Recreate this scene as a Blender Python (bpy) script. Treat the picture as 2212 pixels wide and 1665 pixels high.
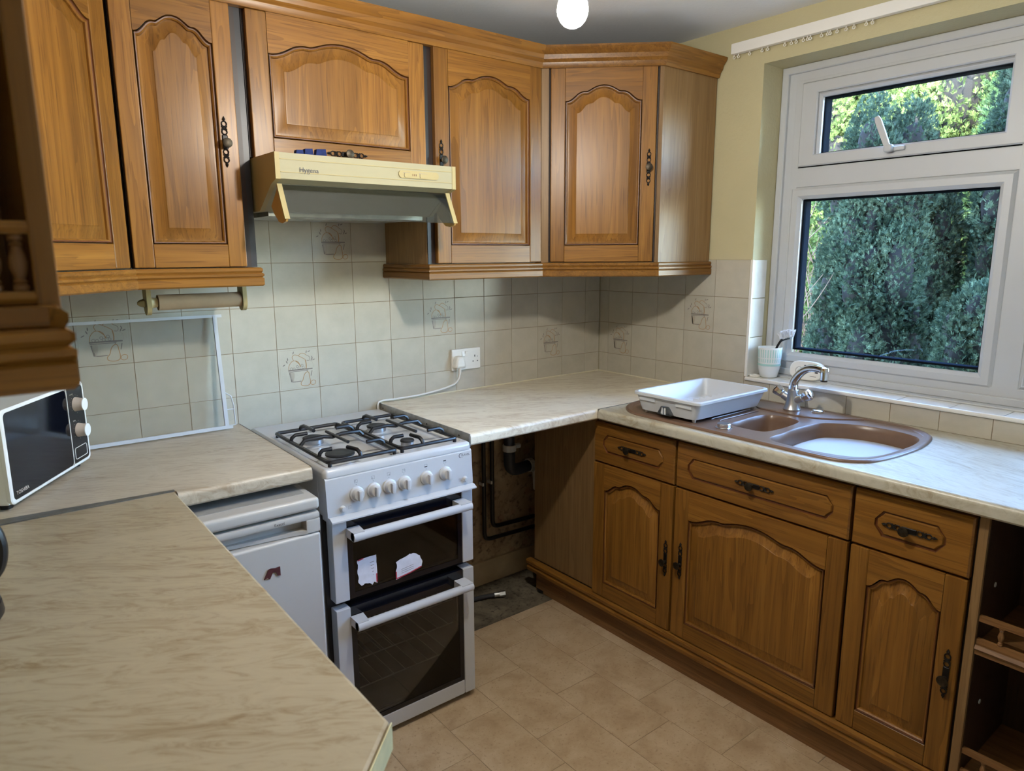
import bpy, bmesh, math, random
import numpy as np
from mathutils import Vector, Matrix
from mathutils.geometry import tessellate_polygon

for o in list(bpy.data.objects):
    bpy.data.objects.remove(o, do_unlink=True)
SC = bpy.context.scene
COL = SC.collection
PI = math.pi
random.seed(7)
R = math.radians

def lin(r, g, b):
    return tuple(((c/255)/12.92 if c/255 <= .04045 else (((c/255)+.055)/1.055)**2.4) for c in (r, g, b)) + (1,)

# ------------------------------------------------------------------ camera
cam_d = bpy.data.cameras.new('camera')
cam = bpy.data.objects.new('camera', cam_d); COL.objects.link(cam)
right = Vector((0.78563796, -0.61866901, -0.00465389))
down = Vector((-0.1193988, -0.14423326, -0.98231395))
fwd = Vector((0.60705595, 0.77229879, -0.18718346))
M = Matrix((right, -down, -fwd)).transposed().to_4x4()
M.translation = Vector((-2.41372, -2.38324, 1.46679))
cam.matrix_world = M
cam_d.sensor_fit = 'HORIZONTAL'
cam_d.sensor_width = 36.0
cam_d.lens = 1502.166/2212*36
cam_d.clip_start = .05
cam_d.dof.use_dof = True
cam_d.dof.focus_distance = 2.25
cam_d.dof.aperture_fstop = 7.5
SC.camera = cam

# ------------------------------------------------------------------ world, sun, exposure
W = bpy.data.worlds.new('sky'); SC.world = W; W.use_nodes = True
wn = W.node_tree; wn.nodes.clear()
sky = wn.nodes.new('ShaderNodeTexSky'); sky.sky_type = 'NISHITA'
sky.sun_disc = False; sky.sun_elevation = R(38); sky.sun_rotation = R(248); sky.altitude = 50; sky.ozone_density = 5.0; sky.dust_density = .6
bg = wn.nodes.new('ShaderNodeBackground'); bg.inputs['Strength'].default_value = 7.6
wo = wn.nodes.new('ShaderNodeOutputWorld')
wn.links.new(sky.outputs[0], bg.inputs[0]); wn.links.new(bg.outputs[0], wo.inputs[0])

sun_d = bpy.data.lights.new('sun', 'SUN'); sun_d.energy = 40.0; sun_d.angle = R(.6); sun_d.color = (1, .95, .84)
sun = bpy.data.objects.new('sun', sun_d); COL.objects.link(sun)
sun.rotation_euler = Vector((.74, .30, -.60)).to_track_quat('-Z', 'Y').to_euler()
sun.location = (-6, -3, 8)

SC.view_settings.view_transform = 'Standard'
SC.view_settings.look = 'None'
SC.view_settings.gamma = 1.0
SC.view_settings.use_curve_mapping = False
SC.view_settings.exposure = 0.0
BULB_RADIANCE = 930.0

# ------------------------------------------------------------------ materials
MATS = {}
def nmat(name):
    m = bpy.data.materials.new(name); m.use_nodes = True
    nt = m.node_tree; b = nt.nodes['Principled BSDF']
    MATS[name] = m
    return m, nt, b
def nd(nt, typ, **kw):
    n = nt.nodes.new(typ)
    for k, v in kw.items():
        if k.startswith('i_'):
            n.inputs[k[2:]].default_value = v
        else: setattr(n, k, v)
    return n
def ramp(nt, stops, fac):
    n = nt.nodes.new('ShaderNodeValToRGB'); e = n.color_ramp.elements
    while len(e) < len(stops): e.new(.5)
    for i, (p, c) in enumerate(stops): e[i].position = p; e[i].color = c
    nt.links.new(fac, n.inputs[0]); return n.outputs[0]
def mix(nt, a, b, fac, mode='MIX'):
    n = nt.nodes.new('ShaderNodeMix'); n.data_type = 'RGBA'; n.blend_type = mode
    for s, v in ((n.inputs[0], fac), (n.inputs[6], a), (n.inputs[7], b)):
        if hasattr(v, 'is_output'): nt.links.new(v, s)
        else: s.default_value = v
    return n.outputs[2]
def math_(nt, op, a, b=None):
    n = nt.nodes.new('ShaderNodeMath'); n.operation = op
    for s, v in ((n.inputs[0], a), (n.inputs[1], b)):
        if v is None: continue
        if hasattr(v, 'is_output'): nt.links.new(v, s)
        else: s.default_value = v
    return n.outputs[0]
def vec_coords(nt, scale=(1, 1, 1), rot=(0, 0, 0), rand=True):
    tc = nt.nodes.new('ShaderNodeTexCoord'); v = tc.outputs['Object']
    if rand:
        oi = nt.nodes.new('ShaderNodeObjectInfo')
        a = nt.nodes.new('ShaderNodeVectorMath'); a.operation = 'ADD'
        s = nt.nodes.new('ShaderNodeVectorMath'); s.operation = 'SCALE'; s.inputs[0].default_value = (7.3, 3.1, 9.7)
        nt.links.new(oi.outputs['Random'], s.inputs['Scale'])
        nt.links.new(v, a.inputs[0]); nt.links.new(s.outputs[0], a.inputs[1]); v = a.outputs[0]
    mp = nt.nodes.new('ShaderNodeMapping'); mp.inputs['Scale'].default_value = scale; mp.inputs['Rotation'].default_value = rot
    nt.links.new(v, mp.inputs[0]); return mp.outputs[0]
def noise(nt, v, scale, detail=4, rough=.55, dist=0):
    n = nd(nt, 'ShaderNodeTexNoise'); n.inputs['Scale'].default_value = scale; n.inputs['Detail'].default_value = detail
    n.inputs['Roughness'].default_value = rough; n.inputs['Distortion'].default_value = dist
    nt.links.new(v, n.inputs['Vector']); return n.outputs['Fac']
def bump(nt, b, h, strength=.2, dist=.002):
    n = nd(nt, 'ShaderNodeBump'); n.inputs['Strength'].default_value = strength; n.inputs['Distance'].default_value = dist
    nt.links.new(h, n.inputs['Height']); nt.links.new(n.outputs[0], b.inputs['Normal'])

def plain(name, col, rough=.5, metal=0, spec=.5, var=0, vscale=8, bmp=0, bscale=200, coat=0):
    m, nt, b = nmat(name)
    b.inputs['Roughness'].default_value = rough; b.inputs['Metallic'].default_value = metal
    b.inputs['Specular IOR Level'].default_value = spec; b.inputs['Coat Weight'].default_value = coat
    v = vec_coords(nt)
    n = noise(nt, v, vscale, 5)
    lo = tuple(c*(1-var) for c in col[:3])+(1,); hi = tuple(min(1, c*(1+var)) for c in col[:3])+(1,)
    nt.links.new(ramp(nt, [(.3, lo), (.7, hi)], n), b.inputs['Base Color'])
    if bmp: bump(nt, b, noise(nt, v, bscale, 3), bmp)
    return m

def wood(name, axis, tones, boards=True, rough=.34, dark=1.0):
    """oak: grain along the object's local axis ('x','y' or 'z')"""
    m, nt, b = nmat(name)
    def sc(c, g): return {'x': (g, c, c), 'y': (c, g, c), 'z': (c, c, g)}[axis]
    v1 = vec_coords(nt, sc(9, .55)); v2 = vec_coords(nt, sc(240, 7)); v3 = vec_coords(nt, sc(38, 1.3))
    big = noise(nt, v1, 1.0, 3, .5, 1.2)
    rings = math_(nt, 'FRACT', math_(nt, 'MULTIPLY', big, 9.0))
    rings = math_(nt, 'POWER', rings, 1.6)
    fine = noise(nt, v3, 1.0, 5, .6, .3)
    pores = noise(nt, v2, 1.0, 2, .5)
    t = [tuple(c*dark for c in lin(*q)[:3])+(1,) for q in tones]
    base = ramp(nt, [(.25, t[0]), (.5, t[1]), (.75, t[2])], fine)
    base = mix(nt, base, t[3], math_(nt, 'MULTIPLY', rings, .42))
    pm = ramp(nt, [(.30, (1, 1, 1, 1)), (.44, (0, 0, 0, 1))], pores)
    base = mix(nt, base, t[3], math_(nt, 'MULTIPLY', pm, .55))
    if boards:
        tc = nt.nodes.new('ShaderNodeTexCoord'); sx = nt.nodes.new('ShaderNodeSeparateXYZ')
        nt.links.new(tc.outputs['Object'], sx.inputs[0])
        cell = math_(nt, 'FLOOR', math_(nt, 'MULTIPLY', sx.outputs[0], 11.7))
        oi = nt.nodes.new('ShaderNodeObjectInfo')
        cell = math_(nt, 'ADD', cell, math_(nt, 'MULTIPLY', oi.outputs['Random'], 57.0))
        wnz = nd(nt, 'ShaderNodeTexWhiteNoise', noise_dimensions='1D'); nt.links.new(cell, wnz.inputs['W'])
        hs = nd(nt, 'ShaderNodeHueSaturation')
        nt.links.new(math_(nt, 'ADD', math_(nt, 'MULTIPLY', wnz.outputs['Value'], .34), .83), hs.inputs['Value'])
        nt.links.new(base, hs.inputs['Color']); base = hs.outputs[0]
    else:
        oi = nt.nodes.new('ShaderNodeObjectInfo'); hs = nd(nt, 'ShaderNodeHueSaturation')
        nt.links.new(math_(nt, 'ADD', math_(nt, 'MULTIPLY', oi.outputs['Random'], .30), .85), hs.inputs['Value'])
        nt.links.new(base, hs.inputs['Color']); base = hs.outputs[0]
    nt.links.new(base, b.inputs['Base Color'])
    b.inputs['Roughness'].default_value = rough; b.inputs['Specular IOR Level'].default_value = .33
    bump(nt, b, mix(nt, fine, pores, .6), .14, .001)
    return m
OAK = [(121, 80, 31), (134, 91, 36), (148, 104, 46), (84, 51, 18)]
wood('oak_z', 'z', OAK, False); wood('oak_x', 'x', OAK, False); wood('oak_y', 'y', OAK, False)
wood('oak_panel', 'z', OAK, True)
DK = [(118, 82, 48), (134, 96, 58), (146, 106, 66), (88, 58, 30)]
wood('veneer_z', 'z', [(126, 96, 60), (136, 106, 68), (146, 116, 78), (104, 76, 46)], False, .4)
wood('inner_dark_z', 'z', [(58, 40, 28), (66, 46, 32), (74, 52, 36), (44, 30, 20)], False, .45)  # deeper brown for the inside faces of the open base shelf
wood('dark_oak_y', 'y', DK, False, .45); wood('dark_oak_z', 'z', DK, False, .45)
plain('groove_brown', lin(92, 50, 20), .4, var=.2)  # darker brown on the grooves of doors and drawers
plain('carcass_dark', lin(44, 30, 24), .45, var=.15)
plain('carcass_edge_grey', lin(36, 36, 40), .4, var=.1)
plain('cavity_dark', lin(30, 24, 20), .8)

def laminate(name, ang, base, streak):
    m, nt, b = nmat(name)
    v = vec_coords(nt, (1, 1, 1), (0, 0, R(ang)), False)
    mp = nt.nodes.new('ShaderNodeMapping'); mp.inputs['Scale'].default_value = (9, 34, 20); nt.links.new(v, mp.inputs[0])
    mp2 = nt.nodes.new('ShaderNodeMapping'); mp2.inputs['Scale'].default_value = (2.4, 11, 8); nt.links.new(v, mp2.inputs[0])
    a = noise(nt, mp.outputs[0], 1, 6, .66, 2.6); c = noise(nt, mp2.outputs[0], 1, 3, .5, 1.6)
    s = math_(nt, 'ADD', math_(nt, 'MULTIPLY', a, .62), math_(nt, 'MULTIPLY', c, .38))
    b0 = lin(*base); s0 = lin(*streak); md = tuple((p+q)/2 for p, q in zip(b0, s0))
    hi = tuple(min(1, c_*1.1) for c_ in b0[:3])+(1,)
    nt.links.new(ramp(nt, [(.36, s0), (.43, md), (.52, b0), (.70, hi)], s), b.inputs['Base Color'])
    b.inputs['Roughness'].default_value = .33
    bump(nt, b, noise(nt, v, 420, 2), .08, .0006)
    return m
laminate('laminate_near', 35, (164, 150, 124), (132, 112, 82))  # copies of one laminate; the light on each worktop is put into its colour
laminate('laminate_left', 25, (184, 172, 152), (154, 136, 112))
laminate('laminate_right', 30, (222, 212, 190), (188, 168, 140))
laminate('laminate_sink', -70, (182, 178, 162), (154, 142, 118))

def tile_mat(name, col, rough=.22):
    m, nt, b = nmat(name)
    v = vec_coords(nt); n = noise(nt, v, 14, 5, .6); n2 = noise(nt, v, 60, 2)
    c = lin(*col); d = tuple(x*.90 for x in c[:3])+(1,)
    oi = nt.nodes.new('ShaderNodeObjectInfo'); hs = nd(nt, 'ShaderNodeHueSaturation')
    nt.links.new(math_(nt, 'ADD', math_(nt, 'MULTIPLY', oi.outputs['Random'], .07), .95), hs.inputs['Value'])
    nt.links.new(ramp(nt, [(.3, d), (.65, c)], n), hs.inputs['Color'])
    nt.links.new(hs.outputs[0], b.inputs['Base Color'])
    b.inputs['Roughness'].default_value = rough
    bump(nt, b, n2, .05, .002)
    return m
tile_mat('tile_cream', (188, 182, 166)); tile_mat('tile_white', (226, 224, 216), .18)
plain('grout', lin(142, 124, 98), .85, var=.25, vscale=20)
plain('motif_tan', lin(158, 122, 80), .4, var=.1); plain('motif_grey', lin(124, 116, 108), .4, var=.1)
plain('motif_pale', lin(166, 156, 140), .35, var=.05)

def textured_paint(name, col, bs=.35):
    m, nt, b = nmat(name)
    v = vec_coords(nt, rand=False); n = noise(nt, v, 70, 5, .6); n2 = noise(nt, v, 3, 3)
    c = lin(*col); d = tuple(x*.93 for x in c[:3])+(1,)
    nt.links.new(ramp(nt, [(.3, d), (.7, c)], n2), b.inputs['Base Color'])
    b.inputs['Roughness'].default_value = .75; bump(nt, b, n, bs, .006)
    return m
textured_paint('wall_paint', (190, 181, 144)); textured_paint('ceiling_paint', (232, 235, 238), .15)
textured_paint('render_outside', (190, 180, 165))

# old wallpaper in the bay behind the pipes: tan, stained, faint flowers
m, nt, b = nmat('old_wallpaper')
v = vec_coords(nt, rand=False); n1 = noise(nt, v, 5, 6, .65, .8); n2 = noise(nt, v, 38, 4)
c0 = ramp(nt, [(.25, lin(92, 66, 44)), (.45, lin(150, 122, 88)), (.7, lin(176, 150, 112))], n1)
vo = nd(nt, 'ShaderNodeTexVoronoi', feature='F1'); vo.inputs['Scale'].default_value = 9; nt.links.new(v, vo.inputs['Vector'])
fl = ramp(nt, [(.16, (1, 1, 1, 1)), (.2, (0, 0, 0, 1)), (.24, (0, 0, 0, 1)), (.3, (0, 0, 0, 1))], vo.outputs['Distance'])
c0 = mix(nt, c0, lin(150, 92, 66), math_(nt, 'MULTIPLY', fl, .35))
c0 = mix(nt, c0, lin(70, 48, 30), ramp(nt, [(.52, (0, 0, 0, 1)), (.68, (.7, .7, .7, 1))], n2))
nt.links.new(c0, b.inputs['Base Color']); b.inputs['Roughness'].default_value = .9

m, nt, b = nmat('concrete')
v = vec_coords(nt, rand=False); n1 = noise(nt, v, 6, 6, .7, .6); n2 = noise(nt, v, 60, 4)
c0 = ramp(nt, [(.3, lin(58, 50, 40)), (.5, lin(104, 94, 76)), (.7, lin(136, 124, 102))], n1)
c0 = mix(nt, c0, lin(40, 34, 28), ramp(nt, [(.55, (0, 0, 0, 1)), (.7, (.8, .8, .8, 1))], n2))
nt.links.new(c0, b.inputs['Base Color']); b.inputs['Roughness'].default_value = .9; bump(nt, b, n2, .4, .004)

m, nt, b = nmat('vinyl')
v = vec_coords(nt); n1 = noise(nt, v, 9, 6, .65, .4); n2 = noise(nt, v, 120, 3); n3 = noise(nt, v, 300, 1)
c0 = ramp(nt, [(.3, lin(166, 140, 108)), (.5, lin(184, 160, 128)), (.72, lin(200, 178, 148))], n1)
c0 = mix(nt, c0, lin(140, 112, 82), ramp(nt, [(.58, (0, 0, 0, 1)), (.72, (.6, .6, .6, 1))], n2))
nt.links.new(c0, b.inputs['Base Color']); b.inputs['Roughness'].default_value = .42; bump(nt, b, n2, .06, .001)

plain('white_enamel', lin(190, 191, 192), .18, var=.02); plain('white_plastic', lin(228, 226, 220), .35, var=.02)
plain('fridge_white', lin(184, 181, 174), .3, var=.03, vscale=3)
plain('fridge_top_shade', lin(150, 148, 142), .4, var=.08, vscale=60)  # fridge white greyed, the shadow on its top put into the colour
plain('upvc', lin(188, 191, 194), .42, var=.015); plain('gasket', lin(22, 26, 32), 1.0, spec=0)
plain('cream_plastic', lin(154, 147, 119), .5, spec=.2, var=.03); plain('yellow_plastic', lin(172, 138, 80), .4, var=.04)
plain('beige_plastic', lin(216, 200, 152), .45, var=.03); plain('cream_yellow', lin(164, 149, 106), .5, spec=.2, var=.03)
plain('black_iron', lin(22, 23, 28), .38, var=.15); plain('black_plastic', lin(18, 18, 20), .35)
plain('burner_cap', lin(34, 36, 40), .5, var=.3, vscale=40); plain('black_pipe', lin(20, 19, 18), .4)
plain('chrome', (.75, .76, .78, 1), .08, metal=1); plain('satin_chrome', (.55, .56, .58, 1), .3, metal=1)
plain('aluminium', (.5, .5, .48, 1), .42, metal=1, var=.25, vscale=30)
plain('antique_brass', (.045, .036, .025, 1), .42, metal=.85, var=.35, vscale=120); plain('brass_black', lin(24, 20, 18), .45, metal=.4)
plain('sink_brown', lin(112, 88, 72), .3, var=.06, vscale=30); plain('rack_wire', lin(208, 200, 182), .5); plain('rack_white', lin(202, 206, 210), .35)
plain('brick_outside', lin(58, 46, 40), .9, var=.2, vscale=14); plain('bowl_white', lin(176, 180, 186), .4)
plain('cardboard', lin(172, 146, 114), .8, var=.12, vscale=12); plain('paper_white', lin(222, 222, 228), .6, var=.06, vscale=60)
plain('label_red', lin(176, 40, 62), .6, var=.2, vscale=80); plain('print_dark', lin(48, 46, 50), .5); plain('print_grey', lin(128, 122, 118), .5)
plain('magnet_maroon', lin(74, 34, 38), .4, var=.3, vscale=90); plain('waste_grey', lin(48, 48, 50), .5, var=.2); plain('fitting_white', lin(196, 190, 176), .5)
plain('knob_beige', lin(206, 190, 174), .45); plain('mug_white', lin(226, 230, 230), .2); plain('mug_aqua', lin(170, 210, 204), .25)
plain('bristle', lin(236, 240, 246), .7); plain('blue_plastic', lin(22, 36, 84), .65, spec=.15, var=.3, vscale=60); plain('oven_inside', lin(40, 40, 42), .5)
plain('skirting_old', lin(168, 142, 104), .7, var=.2, vscale=9); plain('bark', lin(80, 56, 42), .9, var=.4, vscale=14)
plain('twig', lin(110, 90, 76), .9, var=.3, vscale=20); plain('grass', lin(56, 70, 38), .95, var=.35, vscale=6); plain('gap_shade', lin(18, 17, 14), .95, var=.3)
plain('worktop_core', lin(206, 196, 150), .6, var=.12, vscale=30); plain('joint_metal', lin(120, 118, 112), .45, metal=.6, var=.3, vscale=20)
plain('display_black', lin(10, 12, 20), .08); plain('silicone', lin(214, 206, 180), .5)

def glass(name, tint=(1, 1, 1, 1), refl=1.5, rough=0.0, body=None, bodyfac=0):
    m = bpy.data.materials.new(name); m.use_nodes = True; MATS[name] = m
    nt = m.node_tree; nt.nodes.clear()
    out = nd(nt, 'ShaderNodeOutputMaterial'); tr = nd(nt, 'ShaderNodeBsdfTransparent'); tr.inputs[0].default_value = tint
    gl = nd(nt, 'ShaderNodeBsdfGlossy'); gl.inputs['Roughness'].default_value = rough
    fr = nd(nt, 'ShaderNodeFresnel'); fr.inputs['IOR'].default_value = refl
    mx = nd(nt, 'ShaderNodeMixShader'); src = tr.outputs[0]
    if body is not None:
        df = nd(nt, 'ShaderNodeBsdfDiffuse'); df.inputs[0].default_value = body
        m2 = nd(nt, 'ShaderNodeMixShader')
        v = vec_coords(nt); sp = noise(nt, v, 160, 2)
        f = ramp(nt, [(.3, (bodyfac,)*3+(1,)), (.62, (bodyfac,)*3+(1,)), (.74, (min(1, bodyfac*3),)*3+(1,))], sp)
        nt.links.new(f, m2.inputs[0]); nt.links.new(src, m2.inputs[1]); nt.links.new(df.outputs[0], m2.inputs[2]); src = m2.outputs[0]
    nt.links.new(fr.outputs[0], mx.inputs[0]); nt.links.new(src, mx.inputs[1]); nt.links.new(gl.outputs[0], mx.inputs[2])
    nt.links.new(mx.outputs[0], out.inputs[0])
    return m
glass('window_glass', (.97, .985, .98, 1), 1.22); glass('shelf_glass', (.975, .985, .985, 1), 1.25)
glass('visor_glass', (.56, .58, .54, 1), 1.45, .02, lin(110, 112, 104), .05); glass('oven_glass', (.56, .57, .60, 1), 1.45)
glass('acrylic', (.85, .92, 1, 1), 1.5)

m = bpy.data.materials.new('bulb_glow'); m.use_nodes = True; MATS['bulb_glow'] = m
nt = m.node_tree; nt.nodes.clear(); out = nd(nt, 'ShaderNodeOutputMaterial'); em = nd(nt, 'ShaderNodeEmission')
em.inputs[0].default_value = (1, .95, .86, 1); em.inputs[1].default_value = BULB_RADIANCE; nt.links.new(em.outputs[0], out.inputs[0])

def leafmat(name, cols):
    m = bpy.data.materials.new(name); m.use_nodes = True; MATS[name] = m
    nt = m.node_tree; nt.nodes.clear(); out = nd(nt, 'ShaderNodeOutputMaterial')
    v = vec_coords(nt, rand=False); n1 = noise(nt, v, 3.5, 4, .6); n2 = noise(nt, v, 45, 2)
    s = math_(nt, 'ADD', math_(nt, 'MULTIPLY', n1, .5), math_(nt, 'MULTIPLY', n2, .5))
    c = ramp(nt, [(.36, lin(*cols[0])), (.5, lin(*cols[1])), (.64, lin(*cols[2]))], s)
    df = nd(nt, 'ShaderNodeBsdfDiffuse'); tl = nd(nt, 'ShaderNodeBsdfTranslucent'); mx = nd(nt, 'ShaderNodeMixShader'); mx.inputs[0].default_value = .3
    nt.links.new(c, df.inputs[0]); nt.links.new(c, tl.inputs[0]); nt.links.new(df.outputs[0], mx.inputs[1]); nt.links.new(tl.outputs[0], mx.inputs[2])
    nt.links.new(mx.outputs[0], out.inputs[0])
leafmat('leaf_blue', [(32, 44, 36), (58, 74, 60), (92, 108, 88)])
leafmat('leaf_gold', [(66, 84, 46), (98, 116, 66), (132, 146, 98)])
leafmat('leaf_green', [(38, 58, 36), (60, 82, 52), (86, 106, 74)])

# ------------------------------------------------------------------ geometry kit
class G:
    def __init__(s): s.v = []; s.f = []; s.m = []; s.mi = 0; s.wn = False
    def add(s, vs, fs):
        k = len(s.v); s.v += [tuple(p) for p in vs]
        for f in fs: s.f.append(tuple(i+k for i in f)); s.m.append(s.mi)
        return s
    def bm(s, b):
        b.verts.index_update(); return s.add([p.co[:] for p in b.verts], [[q.index for q in f.verts] for f in b.faces])
    def box(s, x0, y0, z0, x1, y1, z1, bev=0, seg=2):
        if x0 > x1: x0, x1 = x1, x0
        if y0 > y1: y0, y1 = y1, y0
        if z0 > z1: z0, z1 = z1, z0
        vs = [(x0, y0, z0), (x1, y0, z0), (x1, y1, z0), (x0, y1, z0), (x0, y0, z1), (x1, y0, z1), (x1, y1, z1), (x0, y1, z1)]
        fs = [(0, 3, 2, 1), (4, 5, 6, 7), (0, 1, 5, 4), (1, 2, 6, 5), (2, 3, 7, 6), (3, 0, 4, 7)]
        if not bev: return s.add(vs, fs)
        b = bmesh.new(); q = [b.verts.new(p) for p in vs]
        for f in fs: b.faces.new([q[i] for i in f])
        bmesh.ops.bevel(b, geom=b.edges[:], offset=bev, segments=seg, profile=.5, affect='EDGES')
        s.bm(b); b.free(); s.wn = True; return s
    def loops(s, L, closed=True, cap0=False, cap1=False):
        n = len(L[0]); vs = [p for l in L for p in l]; fs = []
        for i in range(len(L)-1):
            for j in range(n if closed else n-1):
                k = (j+1) % n; fs.append((i*n+j, i*n+k, (i+1)*n+k, (i+1)*n+j))
        if cap0: fs.append(tuple(reversed(range(n))))
        if cap1: fs.append(tuple((len(L)-1)*n+j for j in range(n)))
        return s.add(vs, fs)
    def tess(s, polys, flip=False):
        tri = tessellate_polygon([[Vector(p) for p in q] for q in polys]); vs = [p for q in polys for p in q]
        return s.add(vs, [tuple(reversed(t)) if flip else tuple(t) for t in tri])
    def prism(s, poly, axis, a, b):
        def P(p, t):
            return {'x': (t, p[0], p[1]), 'y': (p[0], t, p[1]), 'z': (p[0], p[1], t)}[axis]
        A = [P(p, a) for p in poly]; Bq = [P(p, b) for p in poly]
        s.loops([A, Bq]); s.tess([A], True); s.tess([Bq]); return s
    def tube(s, pts, r, n=8, closed=False, caps=True):
        pts = [Vector(p) for p in pts]; N = len(pts); rs = r if isinstance(r, (list, tuple)) else [r]*N
        t0 = (pts[1]-pts[0]).normalized(); up = Vector((0, 0, 1)) if abs(t0.z) < .9 else Vector((1, 0, 0))
        a = t0.cross(up).normalized(); L = []
        for i, p in enumerate(pts):
            if closed: t = (pts[(i+1) % N]-pts[i-1]).normalized()
            elif i == 0: t = t0
            elif i == N-1: t = (pts[-1]-pts[-2]).normalized()
            else: t = ((pts[i+1]-p).normalized()+(p-pts[i-1]).normalized()).normalized()
            a = (a-t*a.dot(t)).normalized(); c = t.cross(a)
            L.append([tuple(p+(a*math.cos(2*PI*k/n)+c*math.sin(2*PI*k/n))*rs[i]) for k in range(n)])
        if closed: L.append(L[0])
        return s.loops(L, True, caps and not closed, caps and not closed)
    def cyl(s, p0, p1, r, r1=None, n=20): return s.tube([p0, p1], [r, r if r1 is None else r1], n)
    def lathe(s, prof, o=(0, 0, 0), ax=(0, 0, 1), n=24):
        q = Vector((0, 0, 1)).rotation_difference(Vector(ax).normalized()); o = Vector(o); L = []
        for r, z in prof: L.append([tuple(o+q @ Vector((max(r, 1e-5)*math.cos(2*PI*k/n), max(r, 1e-5)*math.sin(2*PI*k/n), z))) for k in range(n)])
        return s.loops(L, True, prof[0][0] > 1e-4, prof[-1][0] > 1e-4)
    def ribbon(s, pts, w, nrm, lift=0):
        """flat printed line in a plane: pts 3-D, nrm plane normal"""
        pts = [Vector(p) for p in pts]; nrm = Vector(nrm); A = []; Bq = []
        for i, p in enumerate(pts):
            t = (pts[min(i+1, len(pts)-1)]-pts[max(i-1, 0)]).normalized(); d = nrm.cross(t)*w/2
            A.append(tuple(p+d+nrm*lift)); Bq.append(tuple(p-d+nrm*lift))
        return s.loops([A, Bq], False)
    def xf(s, M): s.v = [tuple(M @ Vector(p)) for p in s.v]; return s
    def mesh(s, name, mats, sharp=35):
        me = bpy.data.meshes.new(name); me.from_pydata(s.v, [], s.f)
        for q in (mats if isinstance(mats, (list, tuple)) else [mats]): me.materials.append(MATS[q])
        me.polygons.foreach_set('material_index', s.m)
        b = bmesh.new(); b.from_mesh(me); bmesh.ops.recalc_face_normals(b, faces=b.faces[:]); b.to_mesh(me); b.free()
        me.polygons.foreach_set('use_smooth', [True]*len(me.polygons)); me.set_sharp_from_angle(angle=R(sharp)); me.update()
        if s.wn: WNM.add(me.name)
        return me
WNM = set()

def link(name, data, parent=None, loc=None, rz=None):
    o = bpy.data.objects.new(name, data); COL.objects.link(o)
    if data is not None and data.name in WNM:
        md = o.modifiers.new('normals', 'WEIGHTED_NORMAL'); md.keep_sharp = True; md.weight = 100
    if parent is not None: o.parent = parent
    if loc is not None: o.location = loc
    if rz is not None: o.rotation_euler = (0, 0, rz)
    return o
ORG = {}
def thing(name, label, cat, loc=(0, 0, 0), rz=0, group=None, kind=None):
    o = link(name, None, None, loc, rz); o.empty_display_size = .05
    o['label'] = label; o['category'] = cat
    if group: o['group'] = group
    if kind: o['kind'] = kind
    ORG[o.name] = Vector(loc); return o
def part(name, g, mats, parent, local=False, sharp=35, label=None):
    """g is in world coordinates unless local; parented without rotation offsets"""
    if not local and parent is not None and parent.name in ORG:
        d = ORG[parent.name]; g.v = [(p[0]-d.x, p[1]-d.y, p[2]-d.z) for p in g.v]
    o = link(name, g.mesh(name, mats, sharp), parent)
    if not local and parent is not None and parent.name in ORG: ORG[o.name] = ORG[parent.name]
    if label: o['label'] = label
    return o
def single(name, g, mats, label, cat, base, group=None, sharp=35):
    g.v = [(p[0]-base[0], p[1]-base[1], p[2]-base[2]) for p in g.v]
    o = link(name, g.mesh(name, mats, sharp), None, base); o['label'] = label; o['category'] = cat
    if group: o['group'] = group
    ORG[o.name] = Vector(base); return o
def struct(name, g, mats, label, cat, sharp=35):
    o = link(name, g.mesh(name, mats, sharp)); o['kind'] = 'structure'; o['label'] = label; o['category'] = cat
    ORG[o.name] = Vector((0, 0, 0)); return o
def text_g(txt, size, mat4, g=None, shear=0):
    cu = bpy.data.curves.new('lettering', 'FONT'); cu.body = txt; cu.size = size; cu.align_x = 'CENTER'; cu.align_y = 'CENTER'; cu.shear = shear; cu.resolution_u = 3
    o = bpy.data.objects.new('lettering', cu); COL.objects.link(o); bpy.context.view_layer.update()
    me = bpy.data.meshes.new_from_object(o.evaluated_get(bpy.context.evaluated_depsgraph_get()))
    g = g or G(); g.add([tuple(mat4 @ v.co) for v in me.vertices], [tuple(p.vertices) for p in me.polygons])
    bpy.data.objects.remove(o, do_unlink=True); bpy.data.curves.remove(cu); bpy.data.meshes.remove(me); return g
def face_m(o, xdir, ydir): 
    x = Vector(xdir).normalized(); y = Vector(ydir).normalized(); z = x.cross(y)
    m = Matrix((x, y, z)).transposed().to_4x4(); m.translation = Vector(o); return m
def catmull(P, n=6, closed=True):
    out = []; N = len(P)
    for i in range(N if closed else N-1):
        p = [P[(i+k-1) % N] if closed else P[min(max(i+k-1, 0), N-1)] for k in range(4)]
        for j in range(n):
            t = j/n; out.append(tuple(.5*((2*b)+(c-a)*t+(2*a-5*b+4*c-d)*t*t+(3*b-a-3*c+d)*t**3) for a, b, c, d in zip(*p)))
    if not closed: out.append(tuple(P[-1]))
    return out
def rrect(x0, y0, x1, y1, r, n=5):
    P = []
    for cx, cy, a in ((x1-r, y1-r, 0), (x0+r, y1-r, 90), (x0+r, y0+r, 180), (x1-r, y0+r, 270)):
        for k in range(n+1): P.append((cx+r*math.cos(R(a+90*k/n)), cy+r*math.sin(R(a+90*k/n))))
    return P
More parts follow.
